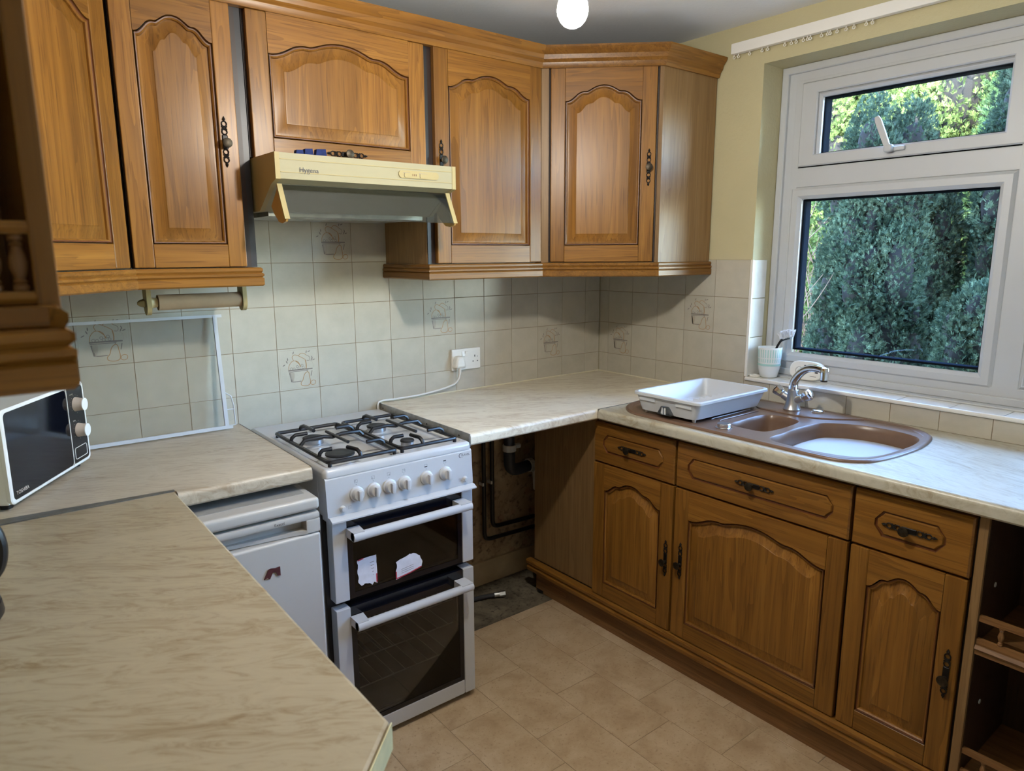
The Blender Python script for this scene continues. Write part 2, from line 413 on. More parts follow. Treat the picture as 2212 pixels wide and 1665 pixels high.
def sweep(path, prof, i0, i1, outward):
    """mitred moulding: plan path [(x,y)], profile [(offset outward, z)]; returns the length between path points i0 and i1"""
    def nrm(a, b):
        d = Vector((b[0]-a[0], b[1]-a[1])).normalized(); return Vector((d.y, -d.x))*outward
    L = []
    for i in (i0, i1):
        ns = []
        if i > 0: ns.append(nrm(path[i-1], path[i]))
        if i < len(path)-1: ns.append(nrm(path[i], path[i+1]))
        if len(ns) == 2: m_ = (ns[0]+ns[1]); m_ = m_/(1+ns[0].dot(ns[1]))
        else: m_ = ns[0]
        L.append([(path[i][0]+m_.x*d, path[i][1]+m_.y*d, z) for d, z in prof])
    g = G(); g.loops(L); g.tess([L[0]], True); g.tess([L[1]]); return g

# ------------------------------------------------------------------ room shell
XL, YF, ZC = -2.67, -3.3, 2.30
WY0, WY1, WZ0, WZ1 = -.815, -2.50, .975, 2.145    # window opening
g = G(); g.box(XL-.2, .008, -.1, .30, .26, 3.0)
wall_back = struct('wall_back', g, 'wall_paint', 'cream painted kitchen wall behind the cooker and wall cabinets', 'wall')
g = G()
for g.mi, xa, xb in ((0, .004, .19), (1, .19, .30)):
    for ya, za, yb, zb in ((.008, -.1, WY0, 5.2), (WY1, -.1, YF-.2, 5.2), (WY0, -.1, WY1, WZ0), (WY0, WZ1, WY1, 5.2)): g.box(xa, ya, za, xb, yb, zb)  # carried up unseen past the ceiling to shade the nearer trees
wall_right = struct('wall_right', g, ['wall_paint', 'brick_outside'], 'cream textured wall holding the white window', 'wall')
g = G(); g.box(XL-.2, .26, -.1, XL, YF-.2, 3.0)
wall_left = struct('wall_left', g, 'wall_paint', 'cream painted wall on the left side of the kitchen', 'wall')
g = G(); g.box(XL, YF-.2, -.1, .004, YF, 3.0)
struct('wall_front', g, 'ceiling_paint', 'unseen wall behind the viewer, painted white to bounce light', 'wall')  # whitened so this unseen wall throws more light back into the room
g = G(); g.box(XL, YF, ZC, .004, .008, ZC+.15)
struct('ceiling', g, 'ceiling_paint', 'plain white painted ceiling', 'ceiling')
g = G(); g.box(XL, YF, -.1, .004, .008, -.003)
floor = struct('floor', g, 'concrete', 'bare dirty concrete floor showing beside the stone pattern vinyl', 'floor')

# floor tiles of the stone-pattern flooring (pitch .19 x .325, each row stepped .128)
xs = [-.42, -.61, -.80, -.99, -1.185, -1.375, -1.565, -1.755, -1.945, -2.135]
ymax, ymin = -.308, YF
for i in range(len(xs)-1):
    y = -.877-.1283*i
    while y < ymax: y += .325
    y0 = y
    while y0 > ymin:
        ya, yb = min(y0, ymax), max(y0-.325, ymin); xa, xb = xs[i+1], xs[i]
        if i == 0: xb = -.555
        if ya-yb > .02:
            g = G(); cx, cy = (xa+xb)/2, (ya+yb)/2; e = .0011
            g.box(xa-cx+e, yb-cy+e, -.003, xb-cx-e, ya-cy-e, .0, .0008, 1)
            o = link('floor_tile', g.mesh('floor_tile', 'vinyl'), floor, (cx, cy, 0))
        y0 -= .325
g = G(); g.box(-2.13, ymin, -.003, -.556, ymax-.0005, -.0008)
part('joint_bed', g, 'grout', floor)

# ---------------- wall tiles
P_ = .148; Z3 = .9925
tg = G(); tg.box(-P_/2+.0008, 0, -P_/2+.0008, P_/2-.0008, .006, P_/2-.0008, .0010, 2)
TILE = tg.mesh('tile', 'tile_cream')
def motif_mesh():
    """fruit basket print: outlines and soft fills, in tile-local coords u,v in -1..1"""
    g = G(); s = P_/2*.80
    def pt(u, v): return (u*s, -.0004, v*s)
    def line(pts, w=.0016, mi=0, n=6, closed=False):
        g.mi = mi; q = catmull([(a, b) for a, b in pts], n, closed)
        if closed: q.append(q[0])
        g.ribbon([pt(*a) for a in q], w, (0, -1, 0))
    def fill(pts, mi, n=5):
        g.mi = mi; q = catmull(pts, n, True); g.tess([[pt(*a) for a in q]])
    big = [(-.62, -.02), (-.60, .22), (-.42, .46), (-.2, .5), (0, .38), (.08, .12)]
    line(big, .0018); line([(-.3, .5), (-.38, .72), (-.24, .86), (0, .78), (.34, .58), (.42, .5)], .0018)
    line([(-.2, .5), (.02, .3), (.12, .1)], .0024)
    line([(0, .78), (.16, .92), (.34, .9), (.5, .78)], .0018); line([(.42, .5), (.46, .2), (.44, -.02)], .0032)
    line([(.5, .78), (.68, .66), (.66, .46), (.5, .46)], .0016, 1)
    line([(.46, .46), (.6, .48), (.86, .3), (.88, 0)], .0012, 2)
    for c in ((-.46, .04), (-.3, .02), (-.1, .14), (.0, .04), (.2, .2), (.26, .06)):
        line([(c[0]+.07*math.cos(a), c[1]+.07*math.sin(a)) for a in np.linspace(0, 2*PI, 7)[:-1]], .0012, 1, 3, True)
    for c, a in (((-.9, .28), .5), ((-.72, .46), 2.0), ((-.66, .62), 1.6), ((-.3, .98), 1.2), ((.5, .98), 1.3), ((.66, 1.0), .4), ((.94, .48), .3), ((.8, .5), 1.2), ((.84, .62), 1.9)):
        fill([(c[0]+.1*math.cos(a), c[1]+.1*math.sin(a)), (c[0]-.03*math.sin(a), c[1]+.03*math.cos(a)), (c[0]-.1*math.cos(a), c[1]-.1*math.sin(a)), (c[0]+.03*math.sin(a), c[1]-.03*math.cos(a))], 1, 3)
    line([(-.66, -.06), (.1, -.05), (.84, -.06)], .0044, 1); line([(-.64, -.15), (.1, -.14), (.5, -.15)], .0020, 1)
    line([(-.58, -.2), (-.52, -.5), (-.48, -.76)], .0052, 1); line([(-.48, -.76), (-.2, -.77), (.1, -.76)], .0028, 1)
    fill([(-.56, -.22), (-.3, -.24), (-.36, -.7), (-.48, -.74)], 2); line([(.8, -.18), (.72, -.5)], .0026, 1)
    line([(.46, -.24), (.3, -.4), (.2, -.7), (.08, -.86), (.12, -1.02), (.4, -1.08), (.62, -1.0), (.66, -.8), (.62, -.5), (.58, -.28)], .0022, 0, 5, True)
    line([(.72, -.84), (.68, -.98), (.8, -1.06), (.96, -1.0), (.98, -.84), (.84, -.78)], .0018, 0, 5, True)
    for a in (-.5, 0, .5): line([(.5, -.2), (.5+.14*a, -.06)], .0012, 1)
    e = 1.14; g.mi = 2
    for a, b in (((-e, -e), (e, -e)), ((e, -e), (e, e)), ((e, e), (-e, e)), ((-e, e), (-e, -e))): g.ribbon([pt(*a), pt(*b)], .0009, (0, -1, 0))
    return g.mesh('motif', ['motif_tan', 'motif_grey', 'motif_pale'])
MOTIF = motif_mesh()
dA, dB = .0959, .0599
def tile_at(parent, loc, rz=0, sx=1, sz=1, dec=False, mesh=None):
    o = link('tile', mesh or TILE, parent, loc, rz); o.scale = (sx, 1, sz)
    if dec:
        d = link('motif', MOTIF, o); d['label'] = 'pale fruit basket picture on a tile'
    return o
def xk(k): return -(10-k)*P_-dA
decA = {(0, 1), (3, 0), (2, 4), (3, 8), (2, -4), (3, -9)}
g = G(); g.box(XL, .0016, .864, -.0, .008, Z3+6*P_); part('grout', g, 'grout', wall_back)
for r in range(-1, 5):                   # r=row whose lower joint is z(r): row 4 is the cut row on the worktop
    for k in range(-7, 11):
        x0, x1 = xk(k), xk(k+1); zb = Z3+(3-r)*P_; zt = zb+P_
        if r == 4: zb = .866 if x0 > -1.80 and x1 < -1.10 else .9
        if k == 10: x1 = -.001
        if x0 < XL: continue
        if r <= 0 and not (-2 <= k <= 3): continue      # above: only the strip left open round the hood
        sx, sz = (x1-x0)/P_, (zt-zb)/P_
        tile_at(wall_back, ((x0+x1)/2, 0, (zb+zt)/2), 0, sx, sz, (r, k) in {(3, 0), (0, 1), (2, 4), (3, 8), (2, -4)})
decB = {(3, 0), (2, 3)}
g = G(); g.box(.0016, 0, .86, .006, WY0+.002, 1.4365); g.box(.0016, WY0+.002, .86, .006, WY1, .972)
part('grout', g, 'grout', wall_right)
for r in range(1, 5):
    for k in range(-1, 5):
        y1, y0 = -k*P_-dB, -(k+1)*P_-dB; zb = Z3+(3-r)*P_; zt = zb+P_
        if r == 4: zb = .9
        if k == -1: y1 = -.001
        if k == 4: y0 = WY0+.006
        if r == 1: zt = 1.4365
        tile_at(wall_right, (0, (y0+y1)/2, (zb+zt)/2), -PI/2, (y1-y0)/P_, (zt-zb)/P_, (r, k) in decB)
# row under the sill, sill top and left reveal
ys = [WY0+.006, -.923, -1.073, -1.2235, -1.3735, -1.525, -1.6735, -1.8215, -1.97, -2.118, -2.266, -2.414, WY1]
for a, b_ in zip(ys[:-1], ys[1:]):
    tile_at(wall_right, (0, (a+b_)/2, (.9+.972)/2), -PI/2, (a-b_)/P_, .072/P_)
ys2 = [WY0, -.95, -1.10, -1.245, -1.392, -1.55, -1.698, -1.846, -1.994, -2.142, -2.29, WY1]
SILL = .980
for a, b_ in zip(ys2[:-1], ys2[1:]):
    g = G(); g.box(-.038, -(a-b_)/2+.001, -.006, .058, (a-b_)/2-.001, 0, .002, 2)
    o = link('sill_tile', g.mesh('sill_tile', 'tile_white'), wall_right, (.035, (a+b_)/2, SILL))
g = G(); g.box(-.008, WY0, SILL-.014, .0, WY1, SILL, .004, 2); part('sill_nosing', g, 'white_plastic', wall_right)
for i in range(3):
    zb = SILL+.002+i*.1528; zt = min(zb+.152, 1.4365)
    g = G(); g.box(.006, WY0, zb+.001, .094, WY0-.006, zt-.001, .0012, 2); part('reveal_tile', g, 'tile_white', wall_right)
g = G(); g.box(-.003, WY0+.005, SILL, .006, WY0-.007, 1.4365, .002, 2); part('corner_trim', g, 'white_plastic', wall_right)
# silicone bead along the worktop
g = G(); g.tube([(-1.19, -.002, .902), (-.002, -.002, .902)], .0035, 6); part('sealant', g, 'silicone', wall_back)
g = G(); g.tube([(-.002, -.004, .902), (-.002, -.62, .902)], .0035, 6); part('sealant', g, 'silicone', wall_right)

# wallpaper bay and skirting behind the pipes
g = G(); g.box(-1.72, .003, .10, -.004, .0075, .862); part('old_wallpaper', g, 'old_wallpaper', wall_back)
g = G(); g.prism([(.007, 0), (-.012, 0), (-.012, .085), (-.006, .105), (.007, .108)], 'x', -2.6, -.01)
struct('baseboard_back', g, 'skirting_old', 'chipped old tan skirting board behind the pipes', 'skirting')

# ------------------------------------------------------------------ window
FX = .130
win = thing('window_1', 'white plastic framed window above the sink with a small vent light on top', 'window', (FX, (WY0+WY1)/2, SILL), kind='structure')
def frame_ring(y0, y1, z0, z1, t, x0, x1, bev=.004):
    """four mitred bars, y0>y1"""
    ty, tz = t if isinstance(t, tuple) else (t, t)
    g = G(); O = [(y0, z0), (y1, z0), (y1, z1), (y0, z1)]; I = [(y0-ty, z0+tz), (y1+ty, z0+tz), (y1+ty, z1-tz), (y0-ty, z1-tz)]
    def lp(q, x): return [(x, a, b) for a, b in q]
    def ins(q, d): return [(q[0][0]-d, q[0][1]+d), (q[1][0]+d, q[1][1]+d), (q[2][0]+d, q[2][1]-d), (q[3][0]-d, q[3][1]-d)]
    L = [lp(O, x1), lp(O, x0+bev), lp(ins(O, bev), x0), lp(ins(I, -bev), x0), lp(I, x0+bev), lp(I, x1)]
    L.append(L[0]); g.loops(L); return g
YM, YE = -1.650, -2.46       # mullion centre, right end
ZT, ZB, ZTR = 2.1445, .985, 1.742
g = frame_ring(WY0-.001, YE, ZB, ZT, .058, FX+.012, FX+.075)
g.box(FX+.012, YM+.036, ZB+.05, FX+.075, YM-.036, ZT-.05, .004)
g.box(FX+.0125, WY0-.05, ZTR-.036, FX+.0755, YM+.03, ZTR+.036, .004)
g.box(FX+.0122, WY0-.03, ZB+.03, FX+.0748, -.8955, ZT-.03, .003); g.box(FX+.0124, WY0-.04, 2.0802, FX+.0746, YM+.03, ZT-.02, .003); g.box(FX+.0126, -1.633, 1.77, FX+.0744, YM, ZT-.04, .003)
part('frame', g, 'upvc', win)
part('frame_trim', frame_ring(WY0-.0015, YE+.0005, ZB+.0005, ZT-.0005, .026, FX-.004, FX+.013, .003), 'upvc', win)
part('rebate', frame_ring(-.862, -1.645, 1.762, 2.10, (.052, .036), FX+.046, FX+.072, .002), 'upvc', win)
part('sash_seal', frame_ring(-.8975, -1.6325, 1.7805, 2.0790, .004, FX+.012, FX+.047, .001), 'gasket', win)
g = G(); g.box(.094, WY0-.001, SILL-.002, FX+.015, YE, SILL+.006, .003); part('cill_board', g, 'upvc', win)
# vent sash (upper), its bead and pane
sash = part('vent_sash', frame_ring(-.898, -1.632, 1.781, 2.0785, (.062, .040), FX+.002, FX+.05), 'upvc', win)
part('sash_bead', frame_ring(-.956, -1.582, 1.806, 2.040, .018, FX+.010, FX+.03, .008), 'upvc', sash)
def pane(y0, y1, z0, z1, x, parent, nm='pane'):
    g = G(); g.box(x, y0, z0, x+.004, y1, z1); return part(nm, g, 'window_glass', parent)
def gasket(y0, y1, z0, z1, x, parent): return part('gasket', frame_ring(y0, y1, z0, z1, .006, x-.001, x+.046, .001), 'gasket', parent)
pane(-.965, -1.572, 1.815, 2.032, FX+.035, sash); gasket(-.9715, -1.5665, 1.8215, 2.0245, FX+.031, sash)
g = G(); g.box(FX-.010, -1.222, 1.800, FX+.004, -1.285, 1.815, .004)
g.box(FX-.030, -1.224, 1.796, FX-.006, -1.252, 1.822, .007, 3)
hd = part('vent_handle', g, 'upvc', sash, label='white lever handle on the vent sash')
g = G(); q0 = Vector((FX-.024, -1.236, 1.815)); q1 = Vector((FX-.030, -1.196, 1.915))
d = (q1-q0).normalized(); sd = Vector((0, d.z, -d.y)); n_ = Vector((-1, 0, 0))
L = []
for t, w in ((0, .009), (.05, .010), (.095, .010), (.108, .006)):
    c = q0+d*t; L.append([tuple(c+sd*w+n_*.004), tuple(c+sd*w-n_*.004), tuple(c-sd*w-n_*.004), tuple(c-sd*w+n_*.004)])
g.loops(L, True, True, True); part('lever', g, 'upvc', sash)
# big fixed light and its bead, right-hand light
part('glazing_bead', frame_ring(-.872, -1.616, 1.030, 1.708, .046, FX+.006, FX+.03, .012), 'upvc', win)
pane(-.912, -1.604, 1.055, 1.70, FX+.040, win); gasket(-.9175, -1.5705, 1.0855, 1.6625, FX+.031, win)
part('glazing_bead', frame_ring(-1.684, -2.404, 1.040, 2.09, .024, FX+.006, FX+.03, .010), 'upvc', win)
pane(-1.70, -2.39, 1.055, 2.078, FX+.040, win); gasket(-1.7075, -2.3805, 1.0635, 2.0665, FX+.031, win)

# curtain rail with hooks
cr = thing('curtain_rail', 'white plastic curtain rail with empty hooks above the window', 'curtain rail', (-.02, -1.6, 2.21))
g = G(); g.box(-.028, -.690, 2.196, -.004, -2.62, 2.234, .003); part('rail', g, 'white_plastic', cr)
hk = G()
hk.tube([(0, 0, 0), (0, 0, -.006)], .0018, 6)
hk.tube([(0, .0045*math.sin(a), -.0105-.0045*math.cos(a)) for a in np.linspace(PI, -PI*.75, 12)], .0013, 6)
HOOK = hk.mesh('hook', 'white_plastic')
for y in (-.698, -.716, -.764, -.815, -.838, -.905, -.93, -.948, -.975, -.99, -1.0, -1.04, -1.062, -1.07, -1.094, -1.124, -1.15, -1.19, -1.21):
    link('hook', HOOK, cr, (-.016+.02, y+1.6, 2.1965-2.21))

# ------------------------------------------------------------------ cabinet doors
UU = [0, .12, .22, .32, .40, .45, .50, .55, .61, .68, .76, .84, .90, .95, 1.0]
AA = [1, .97, .89, .76, .64, .60, .605, .60, .56, .46, .28, .12, .04, .0, 0]
def arch(u): return float(np.interp(abs(u), UU, AA))
def outline(x0, x1, z0, zt, amp, d, n=44):
    """closed loop of an arched panel, inset by d; zt = springing height"""
    X0, X1 = x0+d, x1-d; P = [(X0, z0+d), (X1, z0+d)]
    for i in range(n+1):
        x = X1+(X0-X1)*i/n; u = 2*(x-(X0+X1)/2)/(X1-X0); P.append((x, zt-d+amp*arch(u)))
    return P
def handle_meshes():
    g = G()
    g.box(-.0075, -.003, -.019, .0075, 0, .019, .002, 1)
    def ring(z, r=.0068): g.tube([(r*math.cos(a), -.0022, z+r*math.sin(a)) for a in np.linspace(0, 2*PI, 15)[:-1]], .0016, 6, True)
    for s in (-1, 1):
        ring(s*.0265); ring(s*.0475)
        for e in (-1, 1): g.tube([(e*.0072, -.002, s*.0325), (e*.0034, -.002, s*.037), (e*.0072, -.002, s*.0415)], .0017, 6)
        g.tube([(0, -.002, s*.053), (0, -.002, s*.060), (0, -.002, s*.067)], [.002, .0042, .0008], 8)
        g.tube([(-.003, -.002, s*.0335), (.003, -.002, s*.0405)], .0015, 6); g.tube([(.003, -.002, s*.0335), (-.003, -.002, s*.0405)], .0015, 6)
    E = g.mesh('escutcheon', 'brass_black')
    g = G(); g.lathe([(.0065, 0), (.0055, .003), (.0042, .009), (.0045, .014), (.0115, .0165), (.0132, .0185), (.0128, .021), (.0095, .0222), (0, .0226)], (0, -.002, 0), (0, -1, 0), 20)
    return E, g.mesh('knob', 'antique_brass')
ESC, KNOB = handle_meshes()
def handle(door, x, z, horiz=False, kz=0.0):
    e = link('escutcheon', ESC, door, (x, -.0002, z)); 
    if horiz: e.rotation_euler = (0, PI/2, 0)
    link('knob', KNOB, door, (x+(kz if horiz else 0), 0, z+(0 if horiz else kz)))
TH = .020
def door(parent, w, h, loc, rz, hand=None, stile=.058, rail=.060, top=.088, amp=.055, horiz=False, label=None, kz=0.0):
    """arched raised-panel oak door; local x across, z up, front face at y=0 (towards -y)"""
    x0, x1, z0 = stile, w-stile, rail; zt = h-top-amp*.55
    g = G(); prof = [(.010, .0115), (.0125, .0115), (.016, .0108), (.041, .0030), (.0425, .0016), (.044, .0014)]
    L = [[(a, y, b) for a, b in outline(x0, x1, z0, zt, amp, d)] for d, y in prof]
    g.loops(L); g.tess([L[-1]])
    bk = [(a, .016, b) for a, b in outline(x0, x1, z0, zt, amp, .002)]; g.tess([bk]); g.loops([bk, L[0]])
    o = link('door', g.mesh('door_panel', 'oak_panel', 28), parent, loc, rz)
    if label: o['label'] = label
    for a, b_ in ((0, stile), (w-stile, w)):
        g = G(); g.box(a, 0, 0, b_, TH, h, .0035, 2); link('stile', g.mesh('stile', 'oak_z'), o)
    g = G(); g.box(stile, .0002, 0, w-stile, TH, rail, .0012, 1); link('rail', g.mesh('rail', 'oak_x'), o)
    g = G(); ol = outline(x0, x1, z0, zt, amp, 0)[2:]
    low = [(a, b) for a, b in ol]; poly = [(x0, h), (x1, h)]+[(x1, low[0][1])]+low[1:-1]+[(x0, low[-1][1])]
    g.prism(poly, 'y', .0002, TH); link('rail', g.mesh('rail', 'oak_x', 25), o)
    g = G(); L = [[(a, y, b) for a, b in outline(x0, x1, z0, zt, amp, d)] for d, y in ((-.0002, .0002), (.0028, .0002), (.0036, .0024), (.0062, .0028), (.0095, .0060), (.0105, .0118))]
    g.mi = 1; g.loops(L[1:4]); g.mi = 0; g.loops(L[3:])
    link('moulding', g.mesh('moulding', ['oak_z', 'groove_brown'], 28), o)
    if hand: handle(o, hand[0], hand[1], horiz, kz)
    return o
def drawer_front(parent, w, h, loc, rz, kz=0.0):
    g = G(); cx, cz = w/2, h*.5; m_ = .046 if w > .3 else .056; a0, a1, b0, b1 = m_, w-m_, cz-.036, cz+.034
    def grv(d):
        q = .020; P = [(a0+q+d*.6, b0+d), (a1-q-d*.6, b0+d)]
        P += [(a1-q*.55-d, b0+.012+d*.5), (a1-d, b0+.026), (a1-d, b1-.026), (a1-q*.55-d, b1-.012-d*.5)]
        P += [(a1-q-d*.6, b1-d), (a0+q+d*.6, b1-d)]
        P += [(a0+q*.55+d, b1-.012-d*.5), (a0+d, b1-.026), (a0+d, b0+.026), (a0+q*.55+d, b0+.012+d*.5)]
        return P
    e = .004
    O = [(e, 0, e), (w-e, 0, e), (w-e, 0, h-e), (e, 0, h-e)]; O1 = [(0, e, 0), (w, e, 0), (w, e, h), (0, e, h)]; O2 = [(x, TH, z) for x, y, z in O1]
    L = [[(x, y, z) for x, z in grv(d)] for d, y in ((0, 0), (.0015, .0045), (.0055, .0050), (.0085, .0006))]
    g.tess([O, L[0]]); g.tess([L[3]]); g.mi = 1; g.loops(L[:3]); g.mi = 0; g.loops(L[2:]); g.loops([O, O1, O2]); g.tess([O2])
    o = link('drawer', g.mesh('drawer_front', ['oak_x', 'groove_brown'], 25), parent, loc, rz)
    handle(o, w/2, cz, True, kz); return o

# ------------------------------------------------------------------ wall cabinets
ZB0, ZB1 = 1.430, 2.135
def carcass(parent, poly, z0, z1, mat='carcass_dark', name='carcass'):
    g = G(); g.prism(poly, 'z', z0, z1); return part(name, g, mat, parent)
CF = -.300; DF = -.320
c = thing('wall_cabinet', 'narrow single-door oak wall cabinet left of the extractor hood', 'cabinet', (-1.885, -.15, ZB0))
carcass(c, [(-2.048, -.002), (-2.048, CF), (-1.738, CF), (-1.738, -.002)], ZB0, ZB1)
g = G(); g.box(-1.738, -.002, ZB0, -1.722, CF, ZB1); part('side_panel', g, 'carcass_edge_grey', c)
door(c, .291, .698, Vector((-2.047, DF, 1.432))-ORG[c.name], 0, (.255, .338), .050, .062, .080, .052, kz=-.004)
c = thing('wall_cabinet', 'short wide oak wall cabinet directly above the extractor hood', 'cabinet', (-1.42, -.15, 1.74))
carcass(c, [(-1.7195, -.002), (-1.7195, CF), (-1.142, CF), (-1.142, -.002)], 1.738, ZB1)
door(c, .566, .392, Vector((-1.714, DF, 1.736))-ORG[c.name], 0, (.283, .029), .058, .058, .075, .058, True)
c = thing('wall_cabinet', 'single-door oak wall cabinet right of the extractor hood', 'cabinet', (-.88, -.15, ZB0))
carcass(c, [(-1.126, -.002), (-1.126, CF), (-.66, CF), (-.66, -.002)], ZB0, ZB1)
g = G(); g.box(-1.1415, -.002, ZB0, -1.126, CF+.004, ZB1); part('side_panel', g, 'veneer_z', c)
g = G(); g.box(-1.140, CF+.003, ZB0, -1.127, CF-.002, ZB1); part('edge_strip', g, 'carcass_edge_grey', c)
door(c, .466, .698, Vector((-1.112, DF, 1.432))-ORG[c.name], 0, (.022, .342), .056, .062, .085, .055)
# right diagonal corner
A0, A1 = Vector((-.645, -.318)), Vector((-.318, -.618)); u = (A1-A0).normalized(); rz = math.atan2(u.y, u.x); nn = Vector((u.y, -u.x))
c = thing('corner_wall_cabinet', 'diagonal oak corner wall cabinet nearest the window', 'cabinet', (-.2, -.2, ZB0))
carcass(c, [(-.655, -.002), (-.655, CF), (A0.x-nn.x*.02, A0.y-nn.y*.02), (A1.x-nn.x*.02, A1.y-nn.y*.02), (-.02, -.602), (-.004, -.602), (-.004, -.002)], ZB0, ZB1)
g = G(); g.box(-.318, -.602, ZB0, -.004, -.618, ZB1); part('side_panel', g, 'veneer_z', c)
def along(t, off=0): q = A0+u*t+nn*off; return (q.x, q.y)
LD = (A1-A0).length
for t0, t1 in ((0.0, .027), (LD-.014, LD)):
    carcass(c, [along(t0), along(t1), along(t1, -.03), along(t0, -.03)], ZB0, ZB1, 'veneer_z', 'filler_strip')
q = along(.034, 0.0)
door(c, LD-.056, .698, Vector((q[0], q[1], 1.432))-ORG[c.name], rz, (LD-.056-.024, .344), .054, .062, .085, .055)
# left diagonal corner
B0_, B1_ = Vector((-2.360, -.628)), Vector((-2.050, -.322)); u2 = (B1_-B0_).normalized(); rz2 = math.atan2(u2.y, u2.x); n2_ = Vector((u2.y, -u2.x))
c = thing('corner_wall_cabinet', 'diagonal oak corner wall cabinet above the microwave', 'cabinet', (-2.4, -.2, ZB0))
carcass(c, [(-2.050, -.002), (-2.050, CF), (B1_.x-n2_.x*.02, B1_.y-n2_.y*.02), (B0_.x-n2_.x*.02, B0_.y-n2_.y*.02), (-2.66, -.61), (-2.66, -.002)], ZB0, ZB1)
q = B0_+u2*.012
door(c, (B1_-B0_).length-.022, .698, Vector((q.x, q.y, 1.432))-ORG[c.name], rz2, (.026, .344), .056, .062, .085, .055)
# cabinet on the left wall (mostly hidden) and the open end shelf
c = thing('wall_cabinet', 'oak wall cabinet on the left wall behind the open shelf end', 'cabinet', (-2.5, -1.05, ZB0))
carcass(c, [(-2.66, -.635), (-2.66, -1.455), (-2.376, -1.455), (-2.376, -.635)], ZB0, ZB1)
for i in range(2): door(c, .404, .698, Vector((-2.356, -1.452+i*.408, 1.432))-ORG[c.name], PI/2, (.376 if i == 0 else .028, .34), .056, .062, .085, .055)
es = thing('open_end_shelf', 'open oak end shelf with spindle gallery hanging at the left edge', 'shelf unit', (-2.51, -1.6, 1.42))
g = G(); g.box(-2.371, -1.768, 1.425, -2.356, -1.46, 2.135, .002); part('side_panel', g, 'oak_z', es)
g = G(); g.box(-2.3705, -1.47, 1.425, -2.655, -1.46, 2.135); part('back_panel', g, 'dark_oak_z', es)
g = G(); g.box(-2.655, -1.768, 1.425, -2.64, -1.46, 2.135); part('side_panel', g, 'dark_oak_z', es)
for z in (1.415, 1.617, 1.86, 2.12):
    g = G(); g.box(-2.6405, -1.763 if z > 1.5 else -1.775, z, -2.3715 if z > 1.5 else -2.358, -1.471, z+.016, .002); part('shelf', g, 'oak_x', es)
def gallery(parent, p0, p1, z0, zh, nsp, mat, hh=.009):
    """spindle gallery between two plan points"""
    p0 = Vector(p0); p1 = Vector(p1); d = (p1-p0).normalized(); n = Vector((d.y, -d.x))
    for za, zb in ((z0, z0+hh), (z0+zh-hh, z0+zh)):
        g = G(); L = []
        for q in (p0, p1): L.append([(q.x+n.x*a, q.y+n.y*a, z) for a, z in ((-.006, za), (.006, za), (.008, za+hh*.45), (.006, zb), (-.006, zb))])
        g.loops(L, True, True, True); part('gallery_rail', g, mat, parent)
    H = zh-2*hh
    for i in range(nsp):
        q = p0+(p1-p0)*((i+.5)/nsp); g = G()
        g.lathe([(r*1.0, t*H) for r, t in ((.0045, 0), (.0055, .03), (.0055, .10), (.0035, .13), (.005, .17), (.0032, .22), (.0058, .38), (.0066, .5), (.0058, .60), (.0034, .78), (.005, .83), (.0035, .87), (.0055, .90), (.0055, .97), (.0045, 1))], (q.x, q.y, z0+hh), (0, 0, 1), 14)
        part('spindle', g, mat if mat[-1] == 'z' else 'dark_oak_z', parent)
gallery(es, (-2.642, -1.760), (-2.3705, -1.760), 1.432, .059, 17, 'oak_x')

# cornice (top) and light rail (bottom) mouldings
crown = [(-.016, 2.128), (.006, 2.128), (.010, 2.136), (.012, 2.146), (.020, 2.156), (.024, 2.170), (.036, 2.184), (.040, 2.192), (.040, 2.198), (-.016, 2.198)]
pathT = [(-2.66, -1.770), (-2.356, -1.770), (-2.356, -.628), (-2.048, -.320), (-.646, -.320), (-.318, -.620), (-.003, -.620)]
co = thing('cornice', 'stepped oak cornice running along the tops of the wall cabinets', 'moulding', (-1.4, -.32, 2.128))
def grain(a, b): return 'oak_x' if abs(a[0]-b[0]) >= abs(a[1]-b[1]) else 'oak_y'
for i in range(len(pathT)-1):
    part('cornice_length', sweep(pathT, crown, i, i+1, 1), grain(pathT[i], pathT[i+1]), co, sharp=20)
def railprof(z0=1.376, z1=1.429):
    h = z1-z0; return [(-.020, z0), (.006, z0), (.010, z0+.004), (.010, z0+h*.42), (.006, z0+h*.48), (.0105, z0+h*.56), (.0105, z0+h*.66), (.005, z0+h*.72), (.008, z0+h*.82), (.008, z0+h*.93), (.004, z1), (-.020, z1)]
pr1 = [(-1.148, -.004), (-1.148, -.326), (-.648, -.326), (-.324, -.622), (-.003, -.622)]
pr2 = [(-2.66, -1.778), (-2.362, -1.778), (-2.362, -.630), (-2.050, -.326), (-1.726, -.326), (-1.726, -.004)]
lr = thing('light_rail', 'moulded oak light rail under the cabinets right of the hood', 'moulding', (-.8, -.32, 1.376))
for i in range(len(pr1)-1): part('rail_length', sweep(pr1, railprof(), i, i+1, 1), grain(pr1[i], pr1[i+1]), lr, sharp=20)
lr = thing('light_rail', 'moulded oak light rail under the cabinets left of the hood', 'moulding', (-2.2, -.5, 1.376))
for i in range(len(pr2)-1): part('rail_length', sweep(pr2, railprof(1.369 if i == 0 else 1.376, 1.4145 if i == 0 else 1.429), i, i+1, 1), grain(pr2[i], pr2[i+1]), lr, sharp=20)

